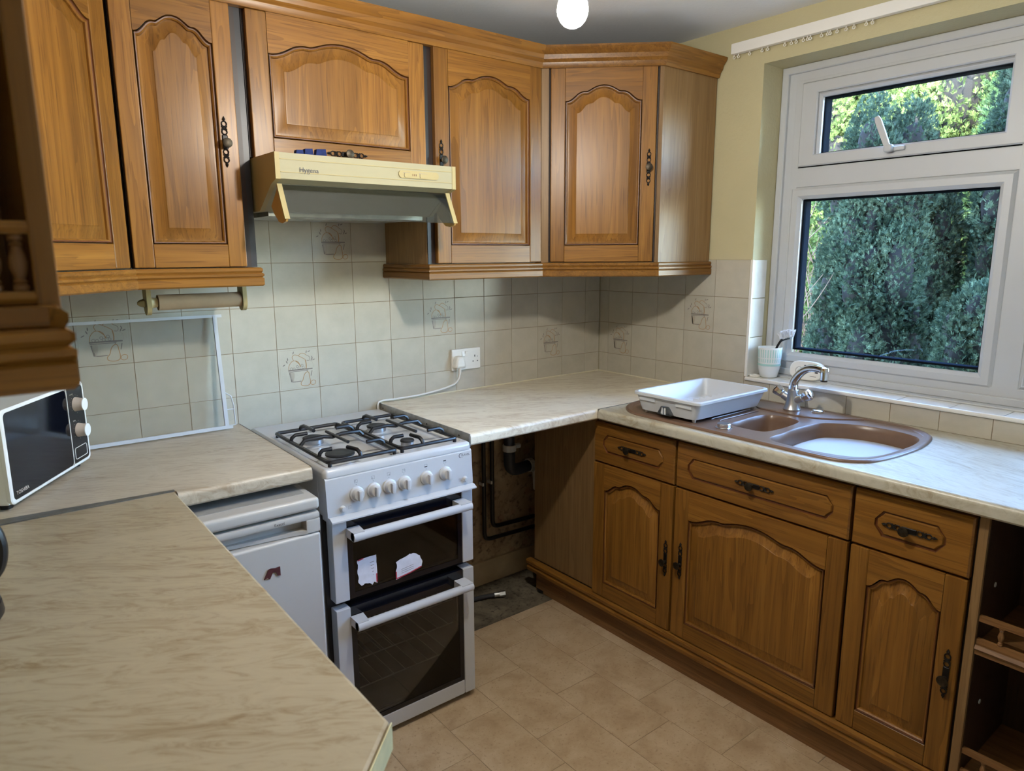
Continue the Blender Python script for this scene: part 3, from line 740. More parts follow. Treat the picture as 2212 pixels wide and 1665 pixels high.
# ------------------------------------------------------------------ base cabinets along the window wall
BX = -.572; BF = -.594
def base_unit(y0, y1, label, dh, kz, rh):
    c = thing('base_cabinet', label, 'cabinet', (-.3, (y0+y1)/2, .14))
    g = G(); z0, z1 = .150, .860
    g.box(BX, y0, z0, BX+.55, y0-.016, z1); g.box(BX, y1+.016, z0, BX+.55, y1, z1); g.box(BX+.53, y0-.016, z0, BX+.55, y1+.016, z1)
    g.box(BX, y0-.016, z0, BX+.53, y1+.016, z0+.016); g.box(BX, y0-.016, .683, BX+.03, y1+.016, .697); g.box(BX, y0-.016, .848, BX+.03, y1+.016, z1)
    part('carcass', g, 'carcass_dark', c)
    w = y0-y1-.006
    door(c, w, .534, Vector((BF, y0-.003, .152))-ORG[c.name], -PI/2, dh(w), .056 if w > .32 else .050, .058, .072, .052, kz=kz)
    drawer_front(c, w, .154, Vector((BF, y0-.003, .692))-ORG[c.name], -PI/2, rh)
    return c
base_unit(-.568, -.954, 'oak base cabinet with drawer next to the plain corner panel', lambda w: (w-.022, .268), -.012, -.012)
base_unit(-.957, -1.549, 'widest oak base cabinet, below the sink bowls', lambda w: (.032, .280), -.012, -.006)
base_unit(-1.552, -1.841, 'narrow oak base cabinet beside the open base shelf', lambda w: (w-.022, .278), -.012, -.006)
c = thing('corner_base_panel', 'plain brown veneered end panel in the corner below the worktop', 'cabinet', (-.3, -.38, .14))
g = G(); g.box(BX-.004, -.200, .155, BX+.012, -.565, .8605); part('panel', g, 'veneer_z', c)
g = G(); g.box(BX+.002, -.196, .142, BX+.018, -.201, .8605); g.box(BX-.002, -.196, .142, BX+.016, -.566, .155); part('edge_strip', g, 'black_plastic', c)
g = G(); g.box(BX+.016, -.22, .150, -.02, -.238, .86); part('side_panel', g, 'dark_oak_z', c)
# open base end shelf
bs = thing('open_base_shelf', 'dark open base shelf with spindle galleries at the right edge', 'shelf unit', (-.3, -2.05, .14))
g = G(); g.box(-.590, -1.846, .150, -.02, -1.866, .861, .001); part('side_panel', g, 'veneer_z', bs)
g = G(); g.box(-.588, -2.26, .150, -.02, -2.24, .861); part('side_panel', g, 'inner_dark_z', bs)
g = G(); g.box(-.580, -1.8662, .175, -.281, -1.8676, .861); part('inner_sheet', g, 'inner_dark_z', bs)  # thin sheet giving this side its deeper brown on the inside
g = G(); g.box(-.28, -1.866, .150, -.26, -2.24, .861); part('back_panel', g, 'inner_dark_z', bs)
for z in (.150, .508):
    g = G(); g.prism([(-.588, z), (-.588, z+.010), (-.594, z+.016), (-.588, z+.024), (-.281, z+.024), (-.281, z)], 'y', -1.8678, -2.2395); part('shelf', g, 'dark_oak_y', bs)
for z in (.532, .174): gallery(bs, (-.578, -2.239), (-.578, -1.868), z, .074, 4, 'dark_oak_y', .014)
for y, z in ((-1.872, .66), (-1.868, .34)):
    g = G(); g.cyl((-.50, -1.8670, z), (-.50, -1.8695, z), .006); part('screw_cap', g, 'fitting_white', bs)
# plinth moulding and plinth
g = G(); g.prism([(-.575, .092), (-.588, .092), (-.596, .098), (-.598, .112), (-.592, .122), (-.600, .130), (-.602, .142), (-.598, .149), (-.575, .149)], 'y', -.172, -2.26)
struct('trim_1', g, 'oak_y', 'moulded oak strip along the foot of the base cabinets', 'trim', 20)
g = G(); g.box(-.548, -.20, 0, -.566, -2.26, .093); struct('trim_2', g, 'dark_oak_y', 'dark brown kickboard under the base cabinets by the window', 'plinth')
g = G(); g.cyl((-.54, -.225, .0), (-.54, -.225, .15), .022); g.cyl((-.54, -.225, 0), (-.54, -.225, .012), .034)
single('cabinet_foot', g, 'black_plastic', 'black adjustable cabinet foot in the dirty floor corner', 'foot', (-.54, -.225, 0))

# base cabinet below the near worktop (left)
c = thing('base_cabinet', 'oak base cabinet beneath the near worktop on the left', 'cabinet', (-2.4, -1.3, 0))
g = G(); g.box(-2.66, -1.66, .12, -2.13, -.76, .858); part('carcass', g, 'veneer_z', c)
g = G(); g.box(-2.60, -1.64, 0, -2.18, -.78, .12); part('plinth', g, 'dark_oak_y', c)
for i in range(2): door(c, .445, .69, Vector((-2.109, -1.657+i*.45, .15))-ORG[c.name], PI/2, (.42 if i == 0 else .025, .55), .056, .06, .085, .055)

# ------------------------------------------------------------------ worktops
WT, WB = .900, .862
def postform(front, back, wt=WT, wb=WB, r=.013):
    """profile (d along depth, z) with rounded top front and small lower lip; front<back"""
    P = [(back, wb), (front+.004, wb), (front, wb+.005)]
    for k in range(6): a = PI-(PI/2)*k/5; P.append((front+r+r*math.cos(a), wt-r+r*math.sin(a)))
    P.append((back, wt)); return P
g = G(); g.prism(postform(-.625, -.001), 'x', -2.0585, -1.722); g.box(-2.668, -.5995, WB, -2.0585, -.001, WT)
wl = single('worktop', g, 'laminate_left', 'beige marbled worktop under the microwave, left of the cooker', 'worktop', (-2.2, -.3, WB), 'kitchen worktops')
g = G(); g.box(-1.7225, -.62, WB+.002, -1.7205, -.003, WT+.0006); part('end_strip', g, 'joint_metal', wl)
NX = -2.060
poly = [(-2.668, -.6005), (NX, -.6005), (NX, -1.686), (NX-.164, -1.850), (-2.668, -1.850)]
def ins(poly, d):
    n = len(poly); out = []
    for i in range(n):
        a, b, c_ = (Vector(poly[(i+k) % n]) for k in (-1, 0, 1)); e0 = (b-a).normalized(); e1 = (c_-b).normalized()
        n0 = Vector((e0.y, -e0.x)); n1 = Vector((e1.y, -e1.x)); m_ = (n0+n1)/(1+n0.dot(n1)); out.append((b.x+m_.x*d, b.y+m_.y*d))
    return out
g = G(); L = []
for d, z in ((.002, WB), (0, WB+.003), (0, WT-.006), (.002, WT-.002), (.006, WT)): L.append([(x, y, z) for x, y in ins(poly, d)])
g.loops(L); g.tess([L[-1]]); g.tess([L[0]], True)
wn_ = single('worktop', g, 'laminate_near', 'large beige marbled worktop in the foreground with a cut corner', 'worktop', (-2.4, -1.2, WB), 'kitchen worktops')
g = G(); q0 = Vector((NX-.0005, -1.689)); q1 = Vector((NX-.1625, -1.851)); dd = (q1-q0).normalized(); nv = Vector((-dd.y, dd.x))*-1
if nv.x < 0: nv = -nv
g.prism([tuple(q0), tuple(q1), tuple(q1+nv*.0016), tuple(q0+nv*.0016)], 'z', WB+.001, WT-.0005); part('edge_band', g, 'worktop_core', wn_)
g = G(); g.prism([(-2.668, -.545), (NX-.001, -.592), (NX-.001, -.6005), (-2.668, -.6005)], 'z', WT-.001, WT+.0018)
single('joint_strip', g, 'joint_metal', 'grey metal strip over the joint between the two left worktops', 'strip', (-2.3, -.59, WT-.001))
g = G(); g.prism(postform(-.613, -.001), 'x', -1.190, -.002)
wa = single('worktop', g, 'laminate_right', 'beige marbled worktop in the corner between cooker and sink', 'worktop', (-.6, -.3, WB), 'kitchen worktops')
g = G(); g.box(-1.1935, -.612, WB-.004, -1.1905, -.004, WT+.001, .0008, 1); tr_ = part('end_strip', g, 'aluminium', wa, label='grubby aluminium end strip with screw holes')
for y in (-.03, -.19, -.35, -.55):
    g = G(); g.cyl((-1.1933, y, WT-.016), (-1.1940, y, WT-.016), .0035, n=10); part('screw_hole', g, 'black_plastic', tr_)
g = G(); g.box(-.622, -.6135, WB+.006, -.008, -.6165, WT+.0012); part('joint_strip', g, 'joint_metal', wa)

# sink outlines (plan)
SK = catmull([(-.588, -.80), (-.588, -1.0), (-.588, -1.2), (-.588, -1.40), (-.580, -1.488), (-.548, -1.536), (-.502, -1.562), (-.392, -1.580), (-.265, -1.583), (-.155, -1.566), (-.100, -1.542), (-.056, -1.490), (-.036, -1.42), (-.034, -1.2), (-.034, -1.0), (-.034, -.80), (-.046, -.72), (-.086, -.660), (-.17, -.630), (-.30, -.624), (-.42, -.626), (-.49, -.642), (-.545, -.682), (-.578, -.735)], 5)
BB = catmull([(-.520, -1.249), (-.425, -1.240), (-.335, -1.232), (-.223, -1.243), (-.176, -1.280), (-.138, -1.345), (-.128, -1.42), (-.140, -1.495), (-.172, -1.538), (-.245, -1.556), (-.349, -1.555), (-.450, -1.542), (-.512, -1.505), (-.540, -1.42), (-.543, -1.33)], 5)
SB = catmull([(-.455, -1.066), (-.368, -1.055), (-.291, -1.053), (-.234, -1.066), (-.222, -1.11), (-.226, -1.160), (-.252, -1.192), (-.335, -1.203), (-.400, -1.203), (-.458, -1.190), (-.468, -1.13)], 5)
def shrink(poly, d):
    cx = sum(p[0] for p in poly)/len(poly); cy = sum(p[1] for p in poly)/len(poly); out = []; n = len(poly)
    for i in range(n):
        a, b, c_ = Vector(poly[i-1]), Vector(poly[i]), Vector(poly[(i+1) % n]); t = (c_-a).normalized(); m_ = Vector((-t.y, t.x))
        if m_.dot(Vector((cx, cy))-b) < 0: m_ = -m_
        out.append((b.x+m_.x*d, b.y+m_.y*d))
    return out
def lz(poly, z): return [(x, y, z) for x, y in poly]
# sink worktop with cut-out
HOLE = shrink(SK, .014); FXW = -.622; r = .013
g = G(); y0, y1 = -.6165, -2.30
top = [(FXW+r, y0, WT), (-.001, y0, WT), (-.001, y1, WT), (FXW+r, y1, WT)]; bot = [(FXW+r, y0, WB), (-.001, y0, WB), (-.001, y1, WB), (FXW+r, y1, WB)]
g.tess([top, lz(HOLE, WT)]); g.tess([bot, lz(HOLE, WB)], True); g.loops([lz(HOLE, WT), lz(HOLE, WB)])
pf = [(p[0], p[1]) for p in postform(FXW, FXW+r)]
g.loops([[(x, y0, z) for x, z in pf], [(x, y1, z) for x, z in pf]], False)
for yy, fl in ((y0, 0), (y1, 1)): g.tess([[(x, yy, z) for x, z in pf]], fl); g.add([(FXW+r, yy, WB), (-.001, yy, WB), (-.001, yy, WT), (FXW+r, yy, WT)], [(0, 1, 2, 3)])
g.add([(-.001, y0, WB), (-.001, y1, WB), (-.001, y1, WT), (-.001, y0, WT)], [(0, 1, 2, 3)])
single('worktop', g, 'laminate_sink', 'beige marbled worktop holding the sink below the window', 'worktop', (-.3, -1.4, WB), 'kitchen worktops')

# ------------------------------------------------------------------ sink
sk = thing('kitchen_sink', 'brown composite sink with one and a half bowls and drainer', 'sink', (-.31, -1.1, WT))
g = G(); ZS = WT+.0045
L = [lz(SK, WT+.0004), lz(SK, WT+.004), lz(shrink(SK, .004), WT+.008), lz(shrink(SK, .012), WT+.0082), lz(shrink(SK, .016), WT+.006), lz(shrink(SK, .022), WT+.0065), lz(shrink(SK, .026), ZS)]
g.loops(L); g.tess([L[-1], lz(BB, ZS), lz(SB, ZS)])
g.loops([lz(BB, ZS), lz(shrink(BB, .003), ZS-.003), lz(shrink(BB, .008), ZS-.02), lz(shrink(BB, .016), ZS-.13), lz(shrink(BB, .03), ZS-.15)]); g.tess([lz(shrink(BB, .03), ZS-.15)])
g.loops([lz(SB, ZS), lz(shrink(SB, .003), ZS-.003), lz(shrink(SB, .007), ZS-.02), lz(shrink(SB, .014), ZS-.09), lz(shrink(SB, .024), ZS-.105)]); g.tess([lz(shrink(SB, .024), ZS-.105)])
part('basin', g, 'sink_brown', sk, sharp=50)
led = catmull([(-.064, -.930), (-.10, -.936), (-.150, -.965), (-.176, -1.0), (-.182, -1.08), (-.182, -1.16), (-.150, -1.234), (-.10, -1.285), (-.064, -1.32)], 5, False)
g = G(); L = [lz(led, ZS), lz([(x, y) for x, y in led], ZS+.003), lz([(x+.004, y) for x, y in led], ZS+.005)]; g.loops(L, False); g.tess([L[-1]]); part('tap_ledge', g, 'sink_brown', sk, sharp=50)
rib = G(); rib.tube([(-.50, 0, 0), (-.485, 0, .0022), (-.22, 0, .0022), (-.205, 0, 0)], .0022, 6)
for i in range(11):
    y = -.715-.030*i; g = G(); xe = -.205 if y > -1.0 else -.215
    g.tube([(-.485+.004*i, y, ZS), (-.47+.004*i, y, ZS+.0022), (xe-.015, y, ZS+.0022), (xe, y, ZS)], .0024, 6); part('drainer_ridge', g, 'sink_brown', sk)
g = G(); g.cyl((-.089, -1.168, ZS+.004), (-.089, -1.168, ZS+.008), .024); g.lathe([(.021, .008), (.021, .012), (.016, .0145), (0, .015)], (-.089, -1.168, ZS)); part('overflow_knob', g, 'chrome', sk, label='round chrome waste control beside the tap')
g = G(); g.lathe([(.027, 0), (.028, .002), (.0215, .004), (.022, .014), (.020, .0155), (0, .016)], (-.514, -1.081, ZS), n=10); part('strainer_knob', g, 'chrome', sk, label='chrome faceted knob at the front of the drainer', sharp=20)
# white insert in the large bowl
IN = shrink(BB, .0125); g = G(); L = [lz(shrink(IN, -.001), ZS-.098), lz(shrink(IN, .002), ZS-.052), lz(shrink(IN, .006), ZS-.0455), lz(shrink(IN, .012), ZS-.044)]
g.loops(L); g.tess([L[-1]]); g.tess([L[0]], True)
single('sink_insert', g, 'bowl_white', 'flat white plastic insert lying in the large sink bowl', 'insert', (-.34, -1.4, ZS-.098), sharp=50)

# ------------------------------------------------------------------ mixer tap
tp = thing('mixer_tap', 'chrome mixer tap with curved spout and two faceted knobs', 'tap', (-.114, -1.086, ZS+.005))
TB = Vector((-.114, -1.086, ZS+.005))
g = G(); g.lathe([(.030, 0), (.031, .003), (.028, .008), (.024, .022), (.020, .04), (.0185, .055), (.0185, .072), (.0165, .074)], TB); 
for s in (1, -1): g.cyl(TB+Vector((0, 0, .030)), TB+Vector((0, s*.036, .048)), .0155, .0135)
part('body', g, 'satin_chrome', tp, sharp=40)
tip = Vector((-.204, -1.246, 1.052)); dh = Vector((tip.x-TB.x, tip.y-TB.y, 0)); 
pts = [TB+Vector((0, 0, .072)), TB+Vector((0, 0, .105))+dh*.03, TB+Vector((0, 0, .140))+dh*.22, TB+Vector((0, 0, .163))+dh*.48, TB+Vector((0, 0, .170))+dh*.76, TB+Vector((0, 0, .169))+dh*.97]
pts = [Vector(q) for q in catmull([tuple(q) for q in pts], 5, False)]
g = G(); g.tube(pts, [.0158-.0045*(i/(len(pts)-1)) for i in range(len(pts))], 16)
ez = pts[-1]; g.lathe([(.0125, -.030), (.0135, -.006), (.0135, .004), (.011, .010), (0, .0125)], ez); part('spout', g, 'chrome', tp, sharp=50)
g = G(); g.lathe([(.011, -.036), (.011, -.028)], ez); part('aerator', g, 'black_plastic', tp)
for s in (1, -1):
    g = G(); ax = Vector((0, s*.78, .52)); o_ = TB+Vector((0, s*.040, .050))
    g.lathe([(.012, -.006), (.012, 0), (.015, .003), (.0195, .016), (.0215, .026), (.019, .031), (.012, .034), (0, .035)], o_, ax, 8)
    kn = part('tap_knob', g, 'chrome', tp, sharp=15)

# ------------------------------------------------------------------ dish drainer
dr = thing('dish_drainer', 'white plastic dish drainer tray standing on the sink drainer', 'dish rack', (-.36, -.875, ZS))
ZD = ZS+.012; ZR = .982
g = G(); o0 = rrect(-.548, -.992, -.172, -.752, .02); o1 = rrect(-.562, -1.012, -.158, -.736, .022)
i0 = rrect(-.544, -.988, -.176, -.756, .018); i1 = rrect(-.556, -1.006, -.164, -.742, .02); lip = rrect(-.569, -1.019, -.151, -.729, .025)
L = [lz(o0, ZD), lz(o1, ZR-.008), lz(lip, ZR-.010), lz(lip, ZR-.002), lz(shrink(lip, .003), ZR), lz(shrink(i1, -.003), ZR), lz(i1, ZR-.003), lz(i0, ZD+.004)]
g.loops(L); g.tess([L[0]], True); g.tess([L[-1]]); part('tray', g, 'rack_white', dr, sharp=45)
for x, y in ((-.53, -.77), (-.53, -.975), (-.19, -.77), (-.19, -.975)):
    g = G(); g.lathe([(.006, 0), (.008, .0125)], (x, y, ZS+.0002), n=10); part('foot', g, 'rack_white', dr)
for i in range(9):
    g = G(); x = -.50+i*.036; g.prism([(x, ZD+.005), (x+.010, ZD+.005), (x+.024, ZD+.046), (x+.018, ZD+.048)], 'y', -.955, -.905); part('plate_fin', g, 'rack_white', dr)
g = G(); g.prism([(-.905, ZD+.001), (-.845, ZD+.001), (-.862, ZD+.030), (-.888, ZD+.030)], 'x', -.5665, -.549); part('spout_notch', g, 'acrylic', dr)
for y in (-.868, -.880):
    g = G(); g.prism([(y-.004, ZD+.004), (y+.004, ZD+.004), (y+.003, ZD+.026), (y-.003, ZD+.026)], 'x', -.5672, -.566); part('notch_bar', g, 'rack_white', dr)
for d_ in (.012,): 
    g = G(); g.box(-.5565, -.985, ZR-.028, -.5615, -.92, ZR-.012); part('side_rib', g, 'rack_white', dr); g = G(); g.box(-.5565, -.83, ZR-.028, -.5615, -.76, ZR-.012); part('side_rib', g, 'rack_white', dr)

# ------------------------------------------------------------------ window sill things
mg = thing('mug', 'white mug with aqua dashes holding the brush on the sill', 'mug', (.058, -.880, SILL+.0002))
g = G(); MZ = SILL+.0005; mo = (.058, -.880, MZ)
g.lathe([(.026, 0), (.033, .004), (.040, .035), (.0445, .085), (.0455, .118), (.0425, .119), (.041, .085), (.036, .03), (.03, .008), (0, .007)], mo, n=36); part('body', g, 'mug_white', mg, sharp=50)
for z0, z1, n_ in ((.080, .112, 30), (.062, .076, 30)):
    for k in range(n_):
        a = 2*PI*k/n_; g = G(); 
        def rr(z): return float(np.interp(z, [.035, .085, .118], [.040, .0445, .0455]))+.0003
        da = .045
        g.add([(mo[0]+rr(z)*math.cos(a+s), mo[1]+rr(z)*math.sin(a+s), MZ+z) for z, s in ((z0, -da), (z0, da), (z1, da), (z1, -da))], [(0, 1, 2, 3)])
        if k == 0: acc = g
        else: acc.add(g.v, g.f)
    part('dashes', acc, 'mug_aqua', mg)
g = G(); g.lathe([(.0432, .0), (.0438, .008)], (mo[0], mo[1], MZ+.048), n=36); part('band', g, 'mug_aqua', mg)
bq = thing('washing_up_brush', 'black handled dish brush with white bristles in the mug', 'brush', (.06, -.885, SILL+.02))
g = G(); P0 = Vector((.046, -.868, SILL+.012)); P1 = Vector((.060, -.906, SILL+.118)); P2 = Vector((.066, -.925, SILL+.152)); P3 = Vector((.056, -.965, SILL+.166))
g.tube(catmull([tuple(P0), tuple(P1), tuple(P2), tuple(P3)], 5, False), [.0045]*5+[.0045]*5+[.007]*6, 10); part('handle', g, 'black_plastic', bq)
g = G(); rnd = random.Random(3)
for i in range(620):
    t = rnd.random(); b0 = P2+(P3-P2)*t; dv = Vector((-.35+rnd.uniform(-.4, .4), rnd.uniform(-.45, .45), 1)).normalized(); e1 = b0+dv*rnd.uniform(.024, .031); s_ = Vector((rnd.uniform(-1, 1), rnd.uniform(-1, 1), 0)).normalized()*.0015
    off = Vector((rnd.uniform(-.010, .010), rnd.uniform(-.009, .009), .002)); g.add([tuple(b0+off+s_), tuple(b0+off-s_), tuple(e1+off-s_), tuple(e1+off+s_)], [(0, 1, 2, 3)])
br = part('bristles', g, 'bristle', bq); br['kind'] = 'stuff'
al = thing('electronic_unit', 'oval white plastic electronic unit on the sill behind the tap', 'device', (.098, -1.015, SILL+.0002))
g = G(); AW, AH = .068, .037; out = []
for k in range(40):
    a = 2*PI*k/40; x = AW*math.copysign(abs(math.cos(a))**.62, math.cos(a)); z = AH*math.copysign(abs(math.sin(a))**.72, math.sin(a)); out.append((x, z))
MA = Matrix.Translation((.090, -1.015, SILL+.0395)) @ Matrix.Rotation(-PI/2, 4, 'Z') @ Matrix.Rotation(R(-8), 4, 'X')
L = [[(x*s, y, z*s) for x, z in out] for s, y in ((.9, .030), (1, .024), (1, .008), (.95, .001), (.88, 0))]
g.loops(L); g.tess([L[-1]]); g.tess([L[0]], True); g.xf(MA); part('case', g, 'white_plastic', al)
g = G(); g.tube([(-.026+.0135*math.cos(a), -.0004, -.002+.0135*math.sin(a)) for a in np.linspace(0, 2*PI, 25)[:-1]], .0006, 5, True); g.xf(MA); part('test_button_ring', g, 'print_dark', al)
g = G()
for x in (-.004, .016, .034): g.add([(x-.004, -.0003, .018), (x+.004, -.0003, .018), (x+.004, -.0003, .021), (x-.004, -.0003, .021)], [(0, 1, 2, 3)]); g.add([(x-.005, -.0003, .0125), (x+.004, -.0003, .0125), (x+.004, -.0003, .0138), (x-.005, -.0003, .0138)], [(0, 1, 2, 3)])
g.add([(.02, -.0003, -.02), (.045, -.0003, -.02), (.045, -.0003, -.0185), (.02, -.0003, -.0185)], [(0, 1, 2, 3)]); g.add([(.038, -.0003, -.006), (.05, -.0003, -.006), (.05, -.0003, .004), (.038, -.0003, .004)], [(0, 1, 2, 3)])
g.xf(MA); part('print', g, 'print_dark', al)
g = G(); g.lathe([(.019, 0), (.021, .002), (.020, .006), (.015, .008), (.008, .0075), (.006, .010), (0, .0105)], (.030, -.838, SILL+.0002), n=24)
single('sink_plug', g, 'white_plastic', 'small white round sink plug on the sill by the mug', 'plug', (.030, -.838, SILL+.0002))

# ------------------------------------------------------------------ cooker hood
hd_ = thing('extractor_hood', 'cream canopy extractor hood with smoked glass visor above the cooker', 'extractor hood', (-1.428, -.25, 1.588))
HX0, HX1 = -1.716, -1.140
body = [(-.004, 1.588), (-.335, 1.588), (-.440, 1.655), (-.478, 1.666), (-.478, 1.734), (-.34, 1.7345), (-.004, 1.7345)]
g = G(); g.prism(body, 'x', HX0+.012, HX1-.012); part('body', g, 'cream_plastic', hd_)
for a, b_ in ((HX0, HX0+.013), (HX1-.013, HX1)):
    g = G(); g.prism([(-.004, 1.587), (-.337, 1.587), (-.442, 1.654), (-.4795, 1.665), (-.4795, 1.7345), (-.34, 1.7355), (-.004, 1.7355)], 'x', a, b_); part('end_cap', g, 'cream_yellow', hd_)
g = G(); g.box(HX0+.014, -.4792, 1.7165, HX1-.014, -.477, 1.7185); g.box(HX0+.014, -.4792, 1.683, HX1-.014, -.477, 1.685); part('front_ridges', g, 'cream_yellow', hd_)
for xa in (HX0+.014, HX1-.020):      # triangular visor cheeks
    g = G(); ch = [(-.452, 1.652), (-.498, 1.560), (-.492, 1.553)]+[(-.452+.07*math.cos(a)*.9, 1.600+.055*math.sin(a)) for a in np.linspace(R(-120), R(-200), 6)]
    ch = [(-.455, 1.652), (-.500, 1.561), (-.494, 1.553), (-.47, 1.549), (-.445, 1.553), (-.41, 1.578), (-.392, 1.598)]
    g.prism(ch, 'x', xa, xa+.006); ck = part('visor_cheek', g, 'yellow_plastic', hd_)
    g = G(); g.prism([(-.4555, 1.655), (-.5015, 1.560), (-.494, 1.560), (-.449, 1.652)], 'x', xa-.004, xa+.010); part('cheek_edge', g, 'cream_yellow', ck)
g = G(); g.prism([(-.453, 1.654), (-.4985, 1.561), (-.4955, 1.560), (-.450, 1.653)], 'x', HX0+.0245, HX1-.0245); part('visor', g, 'visor_glass', hd_, label='smoked transparent visor flap')
g = G(); g.box(HX0+.03, -.32, 1.575, HX1-.03, -.03, 1.5878); part('filter_grille', g, 'aluminium', hd_)
g = G(); g.v = []; pl = rrect(-1.344, 1.6895, -1.204, 1.7115, .0109, 6); pl = [(x, z) for x, z in pl]
g.prism(pl, 'y', -.4815, -.4775); ctl = part('control_panel', g, 'cream_yellow', hd_)
for x0, x1 in ((-1.326, -1.306), (-1.272, -1.246)):
    g = G(); g.prism(rrect(x0, 1.6915, x1, 1.7045, .004, 3), 'y', -.4835, -.4812); part('slider', g, 'cream_yellow', ctl)
    g = G(); g.box(x0-.001, -.4818, 1.6925, x0, -.4812, 1.705); g.box(x0-.003, -.4818, 1.7045, x1, -.4812, 1.7057); part('slot', g, 'print_grey', ctl)
for i in range(3):
    g = G(); g.box(-1.2975+i*.0058, -.4818, 1.6965, -1.2953+i*.0058, -.4812, 1.7025); part('indicator', g, 'groove_brown', ctl)
g = text_g('Hygena', .0185, face_m((-1.622, -.4796, 1.6915), (1, 0, 0), (0, 0, 1))); part('lettering', g, 'print_dark', hd_)
# little blue things lying on the hood
for i, (x, w, h) in enumerate(((-1.636, .022, .012), (-1.610, .026, .017), (-1.574, .032, .019))):
    g = G(); y = -.448; z = 1.7362
    g.prism([(x-w/2, z), (x+w/2, z), (x+w*.42, z+h), (x-w*.40, z+h*.9)], 'y', y-.009, y+.009)
    single('plastic_clip', g, 'blue_plastic', ['smallest dark blue clip on top of the hood', 'middle dark blue clip on top of the hood', 'light blue clip on top of the hood nearest the handle'][i], 'clip', (x, y, z), 'blue clips on the hood')

# ------------------------------------------------------------------ cooker
ck = thing('gas_cooker', 'white freestanding gas cooker with four burners and double oven', 'cooker', (-1.449, -.32, 0))
CX0, CX1 = -1.694, -1.205
for xa, xb in ((CX0, CX0+.012), (CX1-.012, CX1)):
    g = G(); g.box(xa, -.585, .02, xb, -.03, .862); part('side_panel', g, 'white_enamel', ck)
g = G()
for bx_ in ((CX0+.002, .018, CX0+.058, .745), (CX1-.045, .018, CX1-.002, .745), (CX0+.058, .018, CX1-.045, .078), (CX0+.058, .452, CX1-.045, .496), (CX0+.058, .714, CX1-.045, .745)): g.box(bx_[0], -.598, bx_[1], bx_[2], -.585, bx_[3])
part('front_frame', g, 'black_plastic', ck)
g = G(); g.box(CX0+.012, -.05, .02, CX1-.012, -.03, .86); part('back_panel', g, 'white_enamel', ck)
g = G(); g.box(CX0+.03, -.57, .0, CX1-.03, -.10, .018); part('base', g, 'black_plastic', ck)
g = G(); HZ = .884
hob = rrect(CX0-.002, -.636, CX1+.002, -.018, .016, 5)
L = [lz(hob, .861), lz(hob, HZ-.012), lz(shrink(hob, .003), HZ-.004), lz(shrink(hob, .010), HZ)]
pl1 = rrect(CX0+.016, -.612, CX1-.016, -.165, .02, 5); L2 = [lz(pl1, HZ), lz(shrink(pl1, .008), HZ-.006)]
g.loops(L); g.tess([L[-1], L2[0]]); g.loops(L2); g.tess([L2[-1]]); g.tess([L[0]], True)
hob_o = part('hob_top', g, 'white_enamel', ck, sharp=50)
BUR = [(-1.598, -.335, .031), (-1.372, -.322, .031), (-1.607, -.550, .040), (-1.384, -.548, .0205)]
for x, y, r_ in BUR:
    g = G(); o_ = (x, y, HZ-.0058)
    g.lathe([(r_*1.7, 0), (r_*1.3, .003), (r_*1.05, .004)], o_, n=28); b0 = part('burner_cup', g, 'white_enamel', hob_o, sharp=60)
    g = G(); g.lathe([(r_*.98, .004), (r_*1.0, .006), (r_*.98, .019), (0, .0192)], o_, n=28); part('burner_ring', g, 'satin_chrome', hob_o)
    g = G(); g.lathe([(r_*.92, .018), (r_*1.06, .0195), (r_*1.06, .0235), (r_*.96, .0255), (r_*.7, .0245), (0, .0250)], o_, n=28); part('burner_cap', g, 'burner_cap', hob_o)
GZ = HZ+.013
def grate(x0, x1, y0, y1, fingers):
    gr = part('pan_support', G().tube([(x, y, GZ) for x, y in rrect(x0, y0, x1, y1, .012, 4)], .0060, 8, True), 'black_iron', ck)
    for F in fingers:
        g = G(); pts = []
        (ax, ay), (bx, by) = F; dx, dy = bx-ax, by-ay
        g.tube([(ax, ay, GZ), (ax+dx*.08, ay+dy*.08, GZ+.012), (ax+dx*.28, ay+dy*.28, GZ+.019), (bx, by, GZ+.019)], .0060, 8); part('finger', g, 'black_iron', gr)
    for x, y in ((x0, y0), (x1, y0), (x0, y1), (x1, y1)):
        g = G(); g.lathe([(.006, 0), (.006, .010)], (x+(.004 if x == x0 else -.004), y+(.004 if y == y0 else -.004), HZ+.0002), n=8); part('rubber_foot', g, 'black_iron', gr)
    return gr
gx = [CX0+.026, -1.458, -1.440, CX1-.040]; gy0, gy1 = -.612, -.198
for x0, x1, rear, front in ((gx[0], gx[1], BUR[0], BUR[2]), (gx[2], gx[3], BUR[1], BUR[3])):
    F = []
    for bx, by, r_ in (rear, front):
        F += [((x0, by+.006), (bx-r_*.55, by+.006)), ((x1, by+.012), (max(bx+r_*.95, x1-.058), by+.012))]
    F += [((rear[0]+.012, gy1), (rear[0]+.012, rear[1]+rear[2]*.75)), ((front[0]+front[2]*.9, gy0), (front[0]+front[2]*.55, front[1]-front[2]*.1))]
    gr = grate(x0, x1, gy0, gy1, F)
    ym = (gy0+gy1)/2+.005
    g = G(); g.tube([(x0, ym, GZ), (x0+.016, ym, GZ+.017), ((x0+x1)/2-.03, ym, GZ+.019), ((x0+x1)/2, ym, GZ+.013), ((x0+x1)/2+.03, ym, GZ+.019), (x1-.016, ym, GZ+.017), (x1, ym, GZ)], .0060, 8); part('cross_bar', g, 'black_iron', gr)
    g = G(); mx = (x0+x1)/2+.004; g.tube([(mx, rear[1]-rear[2]*.35, GZ+.019), (mx, front[1]+front[2]*1.15, GZ+.019)], .0050, 8); part('finger', g, 'black_iron', gr)
